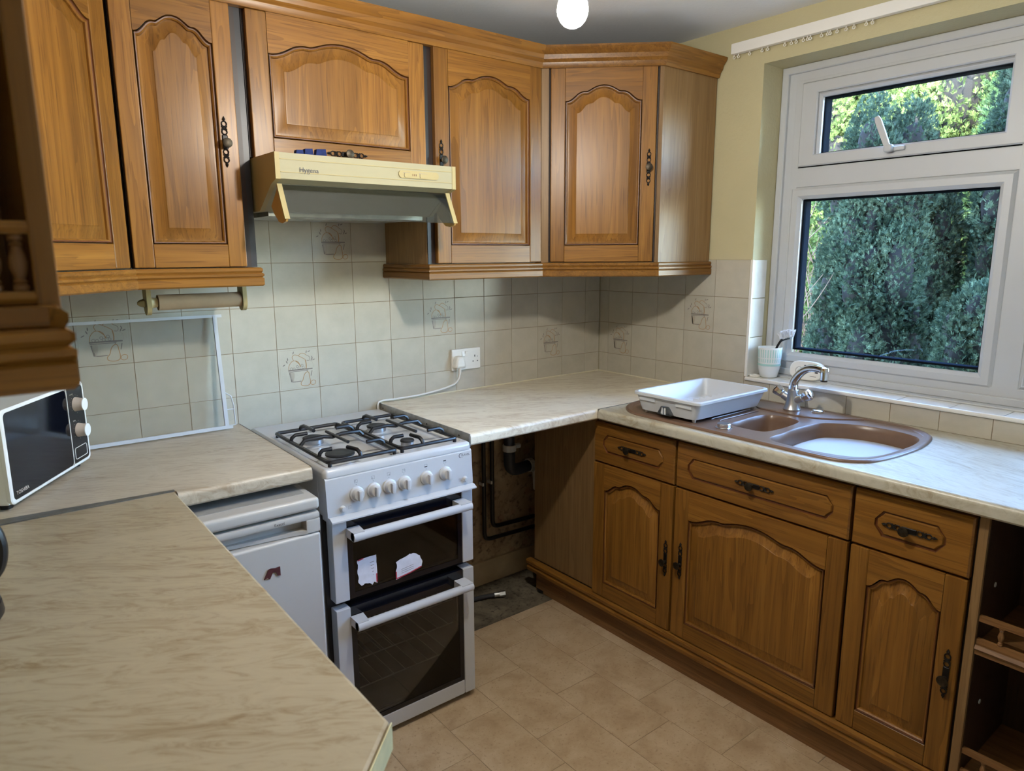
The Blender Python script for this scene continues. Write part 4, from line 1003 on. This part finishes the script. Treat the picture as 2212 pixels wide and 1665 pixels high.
# control panel
g = G(); g.prism([(-.585, .750), (-.642, .750), (-.643, .757), (-.637, .856), (-.633, .8605), (-.585, .8605)], 'x', CX0+.001, CX1-.001); cp = part('control_panel', g, 'white_enamel', ck)
g = G(); g.prism([(-.585, .7495), (-.650, .7495), (-.664, .742), (-.664, .738), (-.655, .734), (-.585, .734)], 'x', CX0+.004, CX1-.001); part('panel_lip', g, 'white_enamel', ck)
def fy(z): return -.643+(z-.757)/(.856-.757)*.006
KX = [-1.603, -1.550, -1.4995, -1.450, -1.374, -1.307]
for x in KX:
    z = .801; o_ = (x, fy(z), z); ax = (0, -1, .06)
    g = G(); g.lathe([(.0222, 0), (.0216, .004), (.0178, .006), (.0166, .010), (.0154, .018), (.0142, .0195), (0, .020)], o_, ax, 28); kn = part('control_knob', g, 'white_enamel', cp, sharp=40)
    g = G(); g.box(x-.0052, o_[1]-.030, z-.0145, x+.0052, o_[1]-.012, z+.0150, .0025, 2); part('grip', g, 'white_enamel', kn)
    g = G(); q = [(x+.0160*math.cos(a), o_[1]-.0045, z+.0160*math.sin(a)) for a in np.linspace(R(-60), R(20), 9)]; g.ribbon(q, .0009, (0, -1, 0)); g.ribbon([(x-.0006, o_[1]-.0047, z+.0165), (x+.0006, o_[1]-.0047, z+.0165)], .0012, (0, -1, 0)); part('marking', g, 'print_dark', kn)
g = G()
for i, x in enumerate(KX):
    z = .838; y = fy(z)-.0004; s_ = .0046
    for a, b_ in (((-1, -1), (1, -1)), ((1, -1), (1, 1)), ((1, 1), (-1, 1)), ((-1, 1), (-1, -1))): g.ribbon([(x+a[0]*s_, y, z+a[1]*s_), (x+b_[0]*s_, y, z+b_[1]*s_)], .0005, (0, -1, 0))
    if i < 4:
        cx_, cz_ = ((-.002, .0012), (-.002, -.0018), (.002, -.0018), (.002, .0012))[i]; g.ribbon([(x+cx_+.0016*math.cos(a), y-.0001, z+cz_+.0016*math.sin(a)) for a in np.linspace(0, 2*PI, 10)], .0006, (0, -1, 0))
    else:
        zz = -.0046 if i == 4 else .0012; g.add([(x-s_, y-.0001, z+zz), (x+s_, y-.0001, z+zz), (x+s_, y-.0001, z+zz+.0034), (x-s_, y-.0001, z+zz+.0034)], [(0, 1, 2, 3)])
    g.ribbon([(x-.0008, fy(.828)-.0004, .828), (x+.0008, fy(.828)-.0004, .828)], .0016, (0, -1, 0))
part('print', g, 'print_dark', cp)
for x, z in ((-1.648, .768), (-1.236, .769)):
    g = G(); g.lathe([(.0095, 0), (.0085, .004), (.0065, .006), (.0062, .011), (0, .0115)], (x, fy(z), z), (0, -1, 0), 18); part('push_button', g, 'white_enamel', cp)
g = G()
for x, z in ((-1.627, .768), (-1.2535, .769)):
    for a, b_ in (((-1, -1), (1, -1)), ((1, -1), (1, 1)), ((1, 1), (-1, 1)), ((-1, 1), (-1, -1))): g.ribbon([(x+a[0]*.0045, fy(z)-.0005, z+a[1]*.0045), (x+b_[0]*.0045, fy(z)-.0005, z+b_[1]*.0045)], .0005, (0, -1, 0))
    g.ribbon([(x-.002, fy(z)-.0005, z-.003), (x, fy(z)-.0005, z+.003), (x+.002, fy(z)-.0005, z-.003)], .0006, (0, -1, 0))
part('symbols', g, 'print_grey', cp)
g = text_g('FLAVEL', .0098, face_m((-1.2290, fy(.848)-.0004, .8455), (1, 0, 0), (0, 0, 1)))
cc = (-1.2455, fy(.845)-.0004, .8455)
for k in range(22):
    a0, a1 = R(40+k*280/22), R(40+(k+1)*280/22); w = .0005+.0016*math.sin(PI*(k+.5)/22)
    g.ribbon([(cc[0]+.0075*math.cos(a), cc[1], cc[2]+.0075*math.sin(a)) for a in (a0, a1)], w, (0, -1, 0))
part('lettering', g, 'print_dark', cp)
# ovens
def oven(z0, z1, gb, name, hz, racks):
    o_ = part(name, G().box(CX0+.012, -.640, z0, CX0+.056, -.600, z1, .003), 'white_enamel', ck)
    g = G(); g.box(CX1-.042, -.640, z0, CX1-.001, -.600, z1, .003); part('side_trim', g, 'white_enamel', o_)
    if gb > z0+.01: g = G(); g.box(CX0+.0565, -.6395, z0, CX1-.0425, -.600, gb, .003); part('bottom_trim', g, 'white_enamel', o_)
    xa, xb = CX0+.057, CX1-.043
    fr = .016; g = G(); Y = -.6375
    O = [(xa, Y, gb), (xb, Y, gb), (xb, Y, z1), (xa, Y, z1)]; I = [(xa+fr, Y, gb+fr), (xb-fr, Y, gb+fr), (xb-fr, Y, z1-.05), (xa+fr, Y, z1-.05)]
    g.tess([O, I]); g.loops([[(p[0], -.602, p[2]) for p in O], O]); g.loops([I, [(p[0], -.634, p[2]) for p in I]]); part('glass_surround', g, 'display_black', o_)
    g = G(); g.box(xa+fr, -.6365, gb+fr, xb-fr, -.6345, z1-.05); part('glass', g, 'oven_glass', o_)
    g = G(); A = rrect(xa+.004, gb+.004, xb-.004, z1-.02, .01, 3); g.loops([[(x, -.602, z) for x, z in A], [(x, -.24, z) for x, z in A]]); g.tess([[(x, -.24, z) for x, z in A]]); part('cavity', g, 'oven_inside', o_)
    for rz_ in racks:
        g = G(); g.tube([(xa+.01, -.59, rz_), (xb-.01, -.59, rz_)], .0022, 6); g.tube([(xa+.01, -.30, rz_), (xb-.01, -.30, rz_)], .0022, 6)
        for k in range(9): x = xa+.03+k*(xb-xa-.06)/8; g.tube([(x, -.592, rz_+.002), (x, -.30, rz_+.002)], .0014, 6)
        part('wire_rack', g, 'rack_wire', o_)
    # handle
    g = G(); hx0, hx1 = xa-.004, xb+.005
    g.tube([(hx0, -.683, hz), (hx1, -.683, hz)], .0135, 14); hn = part('handle', g, 'white_enamel', o_)
    for x0, x1 in ((hx0, hx0+.040), (hx1-.040, hx1)):
        g = G(); q = .006 if x0 == hx0 else -.006; g.prism([(x0, -.690), (x1-(.0 if x0 != hx0 else .006), -.690), (x1, -.640), (x0, -.640)] if x0 == hx0 else [(x0, -.690), (x1, -.690), (x1, -.640), (x0, -.640)], 'z', hz-.012, hz+.0135); part('handle_bracket', g, 'white_enamel', hn)
    return o_
o1 = oven(.488, .7335, .490, 'top_oven_door', .694, (.640,)); o2 = oven(.022, .465, .072, 'main_oven_door', .424, (.345, .262, .165))
rnd = random.Random(5)
def sticker(pts, border, name):
    g = G(); y = -.6392; q = []
    for a, b_ in zip(pts, pts[1:]+pts[:1]):
        for t in (0, .34, .67): q.append((a[0]+(b_[0]-a[0])*t+rnd.uniform(-.0011, .0011), a[1]+(b_[1]-a[1])*t+rnd.uniform(-.0011, .0011)))
    g.tess([[(x, y, z) for x, z in q]]); s = part(name, g, 'paper_white', o1, label='torn white paper label')
    g = G()
    for a, b_ in border: g.ribbon([(a[0], y-.0003, a[1]), (b_[0], y-.0003, b_[1])], .0036, (0, -1, 0))
    part('red_border', g, 'label_red', s); return s
rnd = random.Random(5)
p1 = [(-1.612, .600), (-1.585, .603), (-1.551, .604), (-1.550, .57), (-1.551, .515), (-1.560, .520), (-1.567, .512), (-1.575, .522), (-1.590, .524), (-1.600, .520), (-1.611, .532), (-1.608, .55), (-1.613, .566), (-1.609, .58)]
s1 = sticker(p1, [((-1.610, .600), (-1.592, .603)), ((-1.552, .545), (-1.552, .518))], 'label')
g = G()
for k in range(5): g.ribbon([(-1.572+.002*k, -.6396, .584-.010*k), (-1.558-.001*k, -.6396, .585-.010*k)], .0016, (0, -1, 0))
part('print', g, 'print_grey', s1)
p2 = [(-1.487, .560), (-1.465, .567), (-1.440, .573), (-1.425, .573), (-1.404, .558), (-1.397, .537), (-1.399, .522), (-1.440, .513), (-1.489, .505), (-1.489, .53), (-1.484, .545)]
s2 = sticker(p2, [((-1.488, .5075), (-1.440, .5135)), ((-1.440, .5135), (-1.400, .5225)), ((-1.4875, .507), (-1.4875, .530))], 'label')
g = G()
for k in range(3): g.ribbon([(-1.470, -.6396, .520+.006*k), (-1.428, -.6396, .525+.006*k)], .0012, (0, -1, 0))
part('print', g, 'print_grey', s2)

# ------------------------------------------------------------------ fridge under the left worktop
fr = thing('fridge', 'off-white undercounter fridge with recessed handle beside the cooker', 'fridge', (-1.985, -.36, 0))
FX0, FX1, FYF = -2.245, -1.732, -.690
g = G(); g.box(FX0+.004, -.63, .02, FX1-.004, -.06, .800, .004); part('cabinet', g, 'fridge_white', fr)
g = G(); g.box(FX0, -.690, .802, FX1, -.06, .836, .010, 3); lid = part('top', g, 'fridge_white', fr)
g = G(); g.box(FX0+.03, -.640, .8362, FX1-.022, -.08, .8372); part('top_inlay', g, 'fridge_top_shade', lid)
g = G(); g.box(FX0+.001, -.688, .05, FX1-.001, -.636, .738, .008, 3); dr_ = part('door', g, 'fridge_white', fr)
g = G(); zz0, zz1 = .740, .796
g.box(FX0+.001, -.688, .776, FX1-.001, -.638, zz1, .006, 2); g.box(FX1-.040, -.688, zz0, FX1-.001, -.638, .778, .004, 2); g.box(FX0+.001, -.688, zz0, FX0+.040, -.638, .778, .004, 2); g.box(FX0+.03, -.652, zz0, FX1-.03, -.638, .778)
A = [(FX1-.038-.434*t, -.688+(.026*(1-abs(2*t-1))**.6)) for t in np.linspace(0, 1, 24)]
g.prism([(FX1-.038, -.640)]+A+[(FX0+.038, -.640)], 'z', zz0, zz0+.010); part('handle_strip', g, 'fridge_white', dr_)
g = text_g('Exacel', .0105, face_m((-1.842, -.6884, .785), (1, 0, 0), (0, 0, 1))); part('lettering', g, 'print_dark', dr_)
g = G(); q = [(-1.905, .652), (-1.893, .676), (-1.885, .678), (-1.874, .676), (-1.862, .677), (-1.862, .653), (-1.870, .655), (-1.873, .664), (-1.882, .666), (-1.890, .650), (-1.897, .656)]
g.prism([(x+.013, z-.004) for x, z in q], 'y', -.6915, -.6882); single('fridge_magnet', g, 'magnet_maroon', 'small maroon broken magnet stuck to the fridge door', 'magnet', (-1.883, -.6882, .63))

# ------------------------------------------------------------------ microwave
MWr = math.atan2(.327, .195)
mw = thing('microwave', 'white microwave with black door and two dials in the left corner', 'microwave', (-2.379, -.527, WT+.0005), MWr)
W_, H_, D_ = .384, .232, .295
g = G(); g.box(0, .006, .014, W_, D_, H_, .006, 2); part('case', g, 'white_plastic', mw, local=True)
g = G(); fo = rrect(0, .014, W_, H_, .014, 5); L = [[(x, .010, z) for x, z in fo], [(x, .002, z) for x, z in fo], [(x, 0, z) for x, z in shrink(fo, .003)]]
di = rrect(.010, .022, W_-.008, H_-.008, .012, 5); g.loops(L); g.tess([L[-1], [(x, 0, z) for x, z in di]]); g.loops([[(x, 0, z) for x, z in di], [(x, .004, z) for x, z in di]]); part('front_frame', g, 'white_plastic', mw, local=True)
xs_ = W_*.755
g = G(); g.prism([(x, z) for x, z in rrect(.0105, .0225, xs_-.001, H_-.0085, .011, 5)], 'y', .0008, .006); dw = part('door', g, 'display_black', mw, local=True)
g = G(); g.prism([(x, z) for x, z in rrect(xs_+.001, .0225, W_-.0085, H_-.0085, .011, 5)], 'y', .0008, .006); cpn = part('control_panel', g, 'black_plastic', mw, local=True)
g = G(); g.box(xs_-.001, -.0006, .016, xs_+.001, .003, H_-.002); part('door_gap', g, 'white_plastic', mw, local=True)
for z in (.176, .106):
    cx_ = (xs_+W_-.008)/2; g = G(); g.lathe([(.019, 0), (.0185, .004), (.0165, .014), (.0165, .022)], (cx_, .0005, z), (0, -1, 0), 24); kb = part('dial', g, 'knob_beige', mw, local=True)
    g = G(); g.lathe([(.0168, .0215), (.0168, .0235), (0, .0238)], (cx_, .0005, z), (0, -1, 0), 24); part('dial_face', g, 'white_plastic', kb, local=True)
    g = G()
    for k in range(12): a = R(-120+k*26); g.ribbon([(cx_+.024*math.sin(a), .0005, z+.024*math.cos(a)), (cx_+.026*math.sin(a), .0005, z+.026*math.cos(a))], .0012, (0, -1, 0))
    part('scale_marks', g, 'knob_beige', kb, local=True)
g = G(); bt = rrect(xs_+.012, .032, W_-.018, .062, .006, 4); g.tube([(x, .0004, z) for x, z in bt], .0009, 5, True); part('open_button', g, 'white_plastic', mw, local=True)
g = text_g('TOSHIBA', .0125, face_m((.048, .0005, .036), (1, 0, 0), (0, 0, 1))); part('lettering', g, 'knob_beige', mw, local=True)
g = text_g('POWER', .005, face_m((xs_+.026, .0004, .205), (1, 0, 0), (0, 0, 1))); text_g('TIMER', .005, face_m((xs_+.026, .0004, .134), (1, 0, 0), (0, 0, 1)), g); part('print', g, 'knob_beige', mw, local=True)
for x, y in ((.03, .03), (W_-.03, .03), (.03, D_-.03), (W_-.03, D_-.03)):
    g = G(); g.lathe([(.012, 0), (.013, .0142)], (x, y, 0), n=14); part('foot', g, 'black_plastic', mw, local=True)

# ------------------------------------------------------------------ leaning glass fridge shelf
gs = thing('glass_fridge_shelf', 'clear glass shelf with white plastic edging leaning against the tiles', 'glass shelf', (-1.98, -.05, WT+.0005))
S0 = Vector((-2.235, -.060, WT+.0045)); ex = Vector((1, -.004, 0)).normalized(); top_ = Vector((0, .043, .371)); ey = top_.normalized(); ez_ = ex.cross(ey)
def sp(a, b, c_=0): return tuple(S0+ex*a+ey*b+ez_*c_)
WS, HS = .462, .373
def bar(a0, b0, a1, b1, t=.005):
    g = G(); g.add([sp(a, b, c_) for c_ in (-t, t) for a, b in ((a0, b0), (a1, b0), (a1, b1), (a0, b1))], [(3, 2, 1, 0), (4, 5, 6, 7), (0, 1, 5, 4), (1, 2, 6, 5), (2, 3, 7, 6), (3, 0, 4, 7)]); return g
part('edge_trim', bar(0, 0, WS+.012, .011), 'upvc', gs); part('edge_trim', bar(.006, HS-.009, WS+.016, HS, .003), 'upvc', gs); part('edge_trim', bar(WS-.012, .011, WS, HS-.004), 'upvc', gs); part('edge_trim', bar(0, .011, .012, HS-.009), 'upvc', gs)
g = G(); pts = [sp(WS, .008), sp(WS+.022, .010), sp(WS+.022, .075), sp(WS+.017, .105), sp(WS, .118)]; g.tube(pts, .0026, 6); g.tube([sp(WS, .062), sp(WS+.021, .062)], .002, 6); part('end_bracket', g, 'upvc', gs)
part('pane', bar(.010, .010, WS-.010, HS-.008, .002), 'shelf_glass', gs)

# ------------------------------------------------------------------ kitchen roll holder
kr = thing('kitchen_roll_holder', 'cream kitchen roll holder with empty cardboard tube under the cabinet', 'roll holder', (-1.88, -.2, 1.376))
RZ_, RY = 1.333, -.205
for x, s_ in ((-2.004, -1), (-1.742, 1)):
    g = G(); arm = [(RY-.024, 1.3755)]+[(RY+.026*math.cos(a), RZ_-.008+.026*math.sin(a)) for a in np.linspace(PI, 2*PI, 12)]+[(RY+.026, 1.3755)]
    g.prism(arm, 'x', x-.006, x+.006); part('bracket', g, 'cream_yellow', kr)
    g = G(); g.lathe([(.016, 0), (.013, .018), (.010, .02)], (x-s_*.006, RY, RZ_), (-s_, 0, 0), 18); part('hub', g, 'beige_plastic', kr)
g = G(); g.lathe([(.008, 0), (.012, .004), (.009, .014), (.004, .020)], (-2.010, RY, RZ_), (-1, 0, 0), 14); part('latch', g, 'cream_yellow', kr)
g = G(); N = 28; xa, xb = -1.978, -1.750
L = [[(x, RY+r_*math.cos(2*PI*k/N), RZ_+r_*math.sin(2*PI*k/N)) for k in range(N)] for x, r_ in ((xa, .0205), (xa, .0220), (xb, .0220), (xb, .0205), (xa, .0205))]
g.loops(L); part('cardboard_tube', g, 'cardboard', kr)

# ------------------------------------------------------------------ double socket, plug and flex
so = thing('double_socket', 'white double wall socket with switches on the tiles', 'socket', (-.79, -.006, .99))
SX0, SX1, SZ0, SZ1 = -.862, -.719, .990, 1.078
g = G(); g.box(SX0, -.012, SZ0, SX1, -.0005, SZ1, .003, 2); part('plate', g, 'white_plastic', so)
for x in (-.806, -.791):
    g = G(); g.prism([(-.0118, 1.046), (-.0165, 1.048), (-.0125, 1.068), (-.0118, 1.068)] if x < -.8 else [(-.0118, 1.046), (-.0125, 1.046), (-.0165, 1.066), (-.0118, 1.068)], 'x', x-.007, x+.007); part('rocker_switch', g, 'white_plastic', so)
for x, z, w, h in ((-.748, 1.044, .004, .009), (-.757, 1.022, .006, .004), (-.735, 1.022, .006, .004)):
    g = G(); g.box(x-w/2, -.0123, z-h/2, x+w/2, -.0118, z+h/2); part('pin_hole', g, 'black_plastic', so)
g = G(); g.cyl((-.735, -.0118, 1.041), (-.735, -.0124, 1.041), .0025, n=12); part('screw', g, 'aluminium', so)
pg = thing('mains_plug', 'white three-pin plug with white flex in the left socket', 'plug', (-.834, -.03, 1.02))
g = G(); bp_ = [(x-.834, z) for x, z in ((-.024, 1.002), (.024, 1.002), (.0255, 1.018), (.022, 1.038), (.012, 1.050), (-.012, 1.050), (-.022, 1.038), (-.0255, 1.018))]
bp_ = catmull(bp_, 4); L = [[(x, y, z) for x, z in shrink(bp_, d)] for d, y in ((0, -.0125), (0, -.030), (.004, -.036), (.010, -.0385))]; g.loops(L); g.tess([L[-1]]); g.tess([L[0]], True); part('body', g, 'white_plastic', pg, sharp=50)
g = G(); g.tube([(-.834, -.026, 1.004), (-.834, -.026, .984), (-.836, -.026, .972)], [.0075, .006, .0045], 10); part('flex_grip', g, 'white_plastic', pg)
g = G(); fl = catmull([(-.836, -.026, .974), (-.842, -.025, .955), (-.862, -.022, .937), (-.915, -.018, .924), (-.98, -.016, .9155), (-1.05, -.016, .911), (-1.13, -.014, .9095), (-1.19, -.012, .909), (-1.207, -.013, .890), (-1.2, -.013, .80)], 6, False)
g.tube(fl, .0036, 8); part('flex', g, 'white_plastic', pg)

# ------------------------------------------------------------------ pipes in the bay
pp = thing('waste_pipe', 'dark grey sink waste elbow with white compression nuts in the bay', 'pipe', (-.59, -.06, .5))
g = G(); c0 = (-.600, -.055); g.tube([(c0[0], c0[1], .862), (c0[0], c0[1], .575)], .024, 16); g.tube(catmull([(c0[0], c0[1], .60), (c0[0], c0[1], .555), (c0[0]+.012, c0[1], .530), (c0[0]+.04, c0[1], .520), (-.487, c0[1]+.005, .522)], 4, False), .026, 16); part('elbow', g, 'waste_grey', pp)
g = G(); g.cyl((c0[0], c0[1], .612), (c0[0], c0[1], .640), .030, n=12); part('nut', g, 'fitting_white', pp, sharp=25)
g = G(); g.cyl((c0[0]+.030, c0[1], .628), (c0[0]+.056, c0[1], .628), .012, n=12); part('clip', g, 'fitting_white', pp, sharp=25)
g = G(); g.cyl((-.490, c0[1]+.005, .522), (-.468, c0[1]+.005, .522), .032, n=12); g.tube([(-.47, c0[1]+.005, .52), (-.44, c0[1]+.005, .505), (-.43, c0[1]+.005, .40)], .022, 14); part('trap', g, 'fitting_white', pp, sharp=25)
for (xv, zb, lab) in ((-.721, .218, 'lower and longer of the two black bent water pipes'), (-.676, .268, 'upper and shorter of the two black bent water pipes')):
    g = G(); P = [(xv, -.028, .862), (xv, -.028, zb+.03), (xv+.008, -.028, zb+.008), (xv+.03, -.028, zb), (-.24, -.028, zb-.012)]
    g.tube([P[0]]+catmull(P[1:4], 4, False)+[P[4]], .0095, 12)
    o = single('water_pipe', g, 'black_pipe', lab, 'pipe', (xv, -.028, zb), 'black water pipes in the bay')
    g = G(); g.box(xv-.012, -.036, .47, xv+.003, -.002, .486, .003); part('pipe_clip', g, 'fitting_white', o)
gh = thing('gas_hose', 'grey flexible gas hose with metal end lying on the bare floor', 'hose', (-.85, -.13, .012))
g = G(); g.tube(catmull([(-1.12, -.10, .10), (-1.0, -.095, .03), (-.90, -.105, .012), (-.80, -.125, .012), (-.752, -.145, .014)], 6, False), .0095, 10); part('hose', g, 'waste_grey', gh)
g = G(); g.cyl((-.756, -.143, .014), (-.735, -.152, .015), .011, n=12); g.cyl((-.735, -.152, .015), (-.712, -.163, .016), .014, n=6); part('fitting', g, 'aluminium', gh, sharp=20)

# ------------------------------------------------------------------ kettle (edge of the frame)
kt = thing('kettle', 'black kettle on the near worktop, cut off by the left frame edge', 'kettle', (-2.498, -1.055, WT+.0005))
ko = (-2.498, -1.055, WT+.0005)
g = G(); g.lathe([(.078, 0), (.080, .004), (.078, .022), (.074, .024)], ko, n=32); part('base', g, 'black_plastic', kt)
g = G(); g.lathe([(.0755, .0235), (.0765, .026), (.066, .12), (.054, .185), (.050, .190), (0, .194)], ko, n=32); part('body', g, 'black_plastic', kt)
g = G(); a_ = Vector((.72, -.30, 0)).normalized(); k0 = Vector(ko)
g.tube(catmull([tuple(k0+a_*.058+Vector((0, 0, .150))), tuple(k0+a_*.084+Vector((0, 0, .155))), tuple(k0+a_*.0935+Vector((0, 0, .125))), tuple(k0+a_*.088+Vector((0, 0, .09))), tuple(k0+a_*.071+Vector((0, 0, .066)))], 5, False), .009, 10); part('handle', g, 'black_plastic', kt)

# ------------------------------------------------------------------ pendant lamp
BP = Vector((-1.418, -1.312, 1.925))
lp_ = thing('pendant_lamp', 'bare lit bulb hanging on a pendant flex from the ceiling', 'lamp', (BP.x, BP.y, BP.z))
g = G(); g.lathe([(.048, 0), (.046, -.012), (.02, -.022), (.006, -.026)], (BP.x, BP.y, ZC-.0005)); part('ceiling_rose', g, 'white_plastic', lp_)
g = G(); g.tube([(BP.x, BP.y, ZC-.02), (BP.x, BP.y, BP.z+.13)], .003, 8); part('flex', g, 'white_plastic', lp_)
g = G(); g.lathe([(.006, .135), (.012, .128), (.018, .10), (.0185, .062), (.013, .060), (.013, .04)], BP); part('bulb_holder', g, 'white_plastic', lp_)
g = G(); g.lathe([(.0, -.0300), (.009, -.0285), (.017, -.0245), (.024, -.0170), (.0285, -.007), (.0300, .003), (.0285, .014), (.024, .026), (.018, .037), (.0135, .046), (.0125, .054)], BP, n=32)
bl = part('bulb', g, 'bulb_glow', lp_, sharp=80)

# ------------------------------------------------------------------ outdoors
g = G(); g.box(.28, -9, -.4, 14, 9, -.30); struct('ground', g, 'grass', 'rough grass outside the window', 'ground')
def rotv(v, ax, ang): return v
def foliage(name, tree, center, lobes, n, size, mat, seed, up=.55, leafw=.13):
    """feathery sprays on the outer surface of overlapping lobes; one mesh"""
    rg = np.random.default_rng(seed); C = np.array(center)
    w = np.array([l[3]*l[4] for l in lobes]); w = w/w.sum(); idx = rg.choice(len(lobes), n, p=w)
    Lb = np.array(lobes)
    d = rg.normal(size=(n, 3)); d /= np.linalg.norm(d, axis=1)[:, None]
    rad = Lb[idx][:, [3, 3, 4]]*(0.66+.38*rg.random((n, 1)))
    p = Lb[idx][:, :3]+d*rad
    # drop points buried deep inside other lobes
    keep = np.ones(n, bool)
    for l in lobes:
        q = (p-np.array(l[:3]))/np.array([l[3], l[3], l[4]]); keep &= (np.linalg.norm(q, axis=1) > .62)
    p = p[keep]; d = d[keep]; m_ = len(p)
    ax = d*(1-up)+np.array([0, 0, 1.0])*up+rg.normal(size=(m_, 3))*.28; ax /= np.linalg.norm(ax, axis=1)[:, None]
    sd = np.cross(ax, rg.normal(size=(m_, 3))); sd /= np.linalg.norm(sd, axis=1)[:, None]
    s = size*(.6+.8*rg.random(m_))[:, None]
    V = []; K = 5
    for k, (t0, ang) in enumerate(((0, 0), (.15, .75), (.15, -.75), (.45, .6), (.45, -.6))):
        b0 = p+ax*s*t0*.8; dr__ = ax*math.cos(ang)+sd*math.sin(ang); ln = s*(1.0 if k == 0 else .62-.2*t0)
        nr = np.cross(ax, sd)*.25; wv = np.cross(dr__, np.cross(ax, sd)+rg.normal(size=(m_, 3))*.35); wv /= np.linalg.norm(wv, axis=1)[:, None]
        wv = wv*ln*leafw
        V += [b0-wv*.3, b0+dr__*ln*.55+wv, b0+dr__*ln+nr*ln*.3, b0+dr__*ln*.55-wv]
    V = np.stack(V, 1).reshape(-1, 3)-C; nq = m_*K
    me = bpy.data.meshes.new(name); me.vertices.add(len(V)); me.vertices.foreach_set('co', V.astype(np.float32).ravel())
    me.loops.add(nq*4); me.loops.foreach_set('vertex_index', np.arange(nq*4, dtype=np.int32)); me.polygons.add(nq)
    me.polygons.foreach_set('loop_start', np.arange(0, nq*4, 4, dtype=np.int32)); me.update(calc_edges=True); me.materials.append(MATS[mat])
    o = link(name, me, tree); o['kind'] = 'stuff'; return o
def core(tree, center, lobes, mat='gap_shade', f=.58):  # dark filler inside the crown; blocks the view and paints the shaded gaps
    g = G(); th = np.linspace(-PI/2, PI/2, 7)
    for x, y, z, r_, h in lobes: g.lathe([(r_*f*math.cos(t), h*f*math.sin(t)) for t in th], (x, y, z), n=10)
    return part('shade_core', g, mat, tree)
def conifer(label, base, H, Rr, n, size, mat, seed, lob=34, lr=.2, taper=.55, z0=-.3, lh=1.5):
    rg = random.Random(seed); t = thing('conifer_tree', label, 'tree', base, 0, 'conifers outside the window'); lobes = []
    for i in range(lob):
        f = (i+.5)/lob; a = i*2.399+rg.uniform(-.3, .3); z = base[2]+.15+f*(H-.3)
        env = Rr*(1-(f**2.2)*taper)*(1 if f > .12 else .8); k = env*rg.uniform(.72, 1.05)-lr*.5
        r_ = lr*rg.uniform(.75, 1.3); lobes.append((base[0]+k*math.cos(a), base[1]+k*math.sin(a), z, r_, r_*rg.uniform(lh*.8, lh*1.25)))
    lobes.append((base[0], base[1], base[2]+H*.45, Rr*.62, H*.45))
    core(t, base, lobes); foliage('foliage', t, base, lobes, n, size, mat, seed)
    g = G(); g.tube([(base[0], base[1], base[2]-.02), (base[0], base[1], base[2]+H*.8)], [.07, .02], 8); part('trunk', g, 'bark', t); return t
conifer('rounded blue-green conifer filling the middle of the window', (2.85, -.04, -.31), 2.62, .47, 105000, .040, 'leaf_blue', 11, 120, .125, .35, -.3, 2.0)
conifer('dark green conifer behind the right side of the big pane', (3.05, -.80, -.31), 3.4, .32, 42000, .040, 'leaf_blue', 12, 70, .11, .4, -.3, 2.1)
conifer('low bushy conifer at the lower right of the window', (2.30, -.84, -.31), 1.62, .27, 24000, .038, 'leaf_blue', 16, 40, .10, .5, -.3, 1.9)
conifer('sunlit tall golden conifer at the back left', (5.6, 2.1, -.31), 4.1, .95, 58000, .062, 'leaf_gold', 13, 60, .30, .5)
conifer('sunlit tall golden conifer at the back centre', (5.7, .75, -.31), 4.3, .95, 58000, .062, 'leaf_gold', 14, 60, .30, .5)
conifer('sunlit tall pale green conifer at the back right', (5.3, -.55, -.31), 4.0, .95, 58000, .062, 'leaf_green', 15, 60, .30, .5)
conifer('tall green conifer seen through the right-hand light', (4.6, -2.2, -.31), 3.6, .9, 18000, .075, 'leaf_green', 17, 50, .30, .5)
conifer('sunlit golden conifer furthest left beyond the shrub', (5.4, 3.6, -.31), 4.2, .95, 20000, .085, 'leaf_gold', 18, 50, .30, .5)
conifer('pale green conifer behind the left end of the garden', (4.6, 5.0, -.31), 4.0, .95, 12000, .09, 'leaf_green', 19, 44, .30, .5)
# bare shrub left of the near conifer
sh = thing('bare_shrub', 'leafless pale branching shrub left of the blue-green conifer', 'shrub', (3.1, .78, -.31)); rg = random.Random(4)
def branch(g, p, d, L_, r_, lev):
    pts = [Vector(p)]; 
    for i in range(4): d = (d+Vector((rg.uniform(-.18, .18), rg.uniform(-.18, .18), rg.uniform(-.02, .14)))).normalized(); pts.append(pts[-1]+d*L_/4)
    g.tube([tuple(q) for q in pts], [r_*(1-.15*i) for i in range(5)], 5)
    if lev > 0:
        for i in range(4): q = pts[1+i % 4]; dd = (d+Vector((rg.uniform(-.8, .8), rg.uniform(-.8, .8), rg.uniform(-.1, .5)))).normalized(); branch(g, q, dd, L_*.62, r_*.55, lev-1)
for i in range(9):
    g = G(); branch(g, (3.1+rg.uniform(-.1, .1), .78+rg.uniform(-.15, .15), -.32), Vector((rg.uniform(-.45, .35), rg.uniform(-.75, .35), 1)).normalized(), rg.uniform(1.0, 1.5), .014, 2); part('branch', g, 'twig', sh)
foliage('leaves', sh, (3.1, .78, -.31), [(3.5, 1.15, 1.2, .4, .7), (3.5, 1.0, 1.7, .3, .4)], 2600, .05, 'leaf_gold', 5, .3, .3)
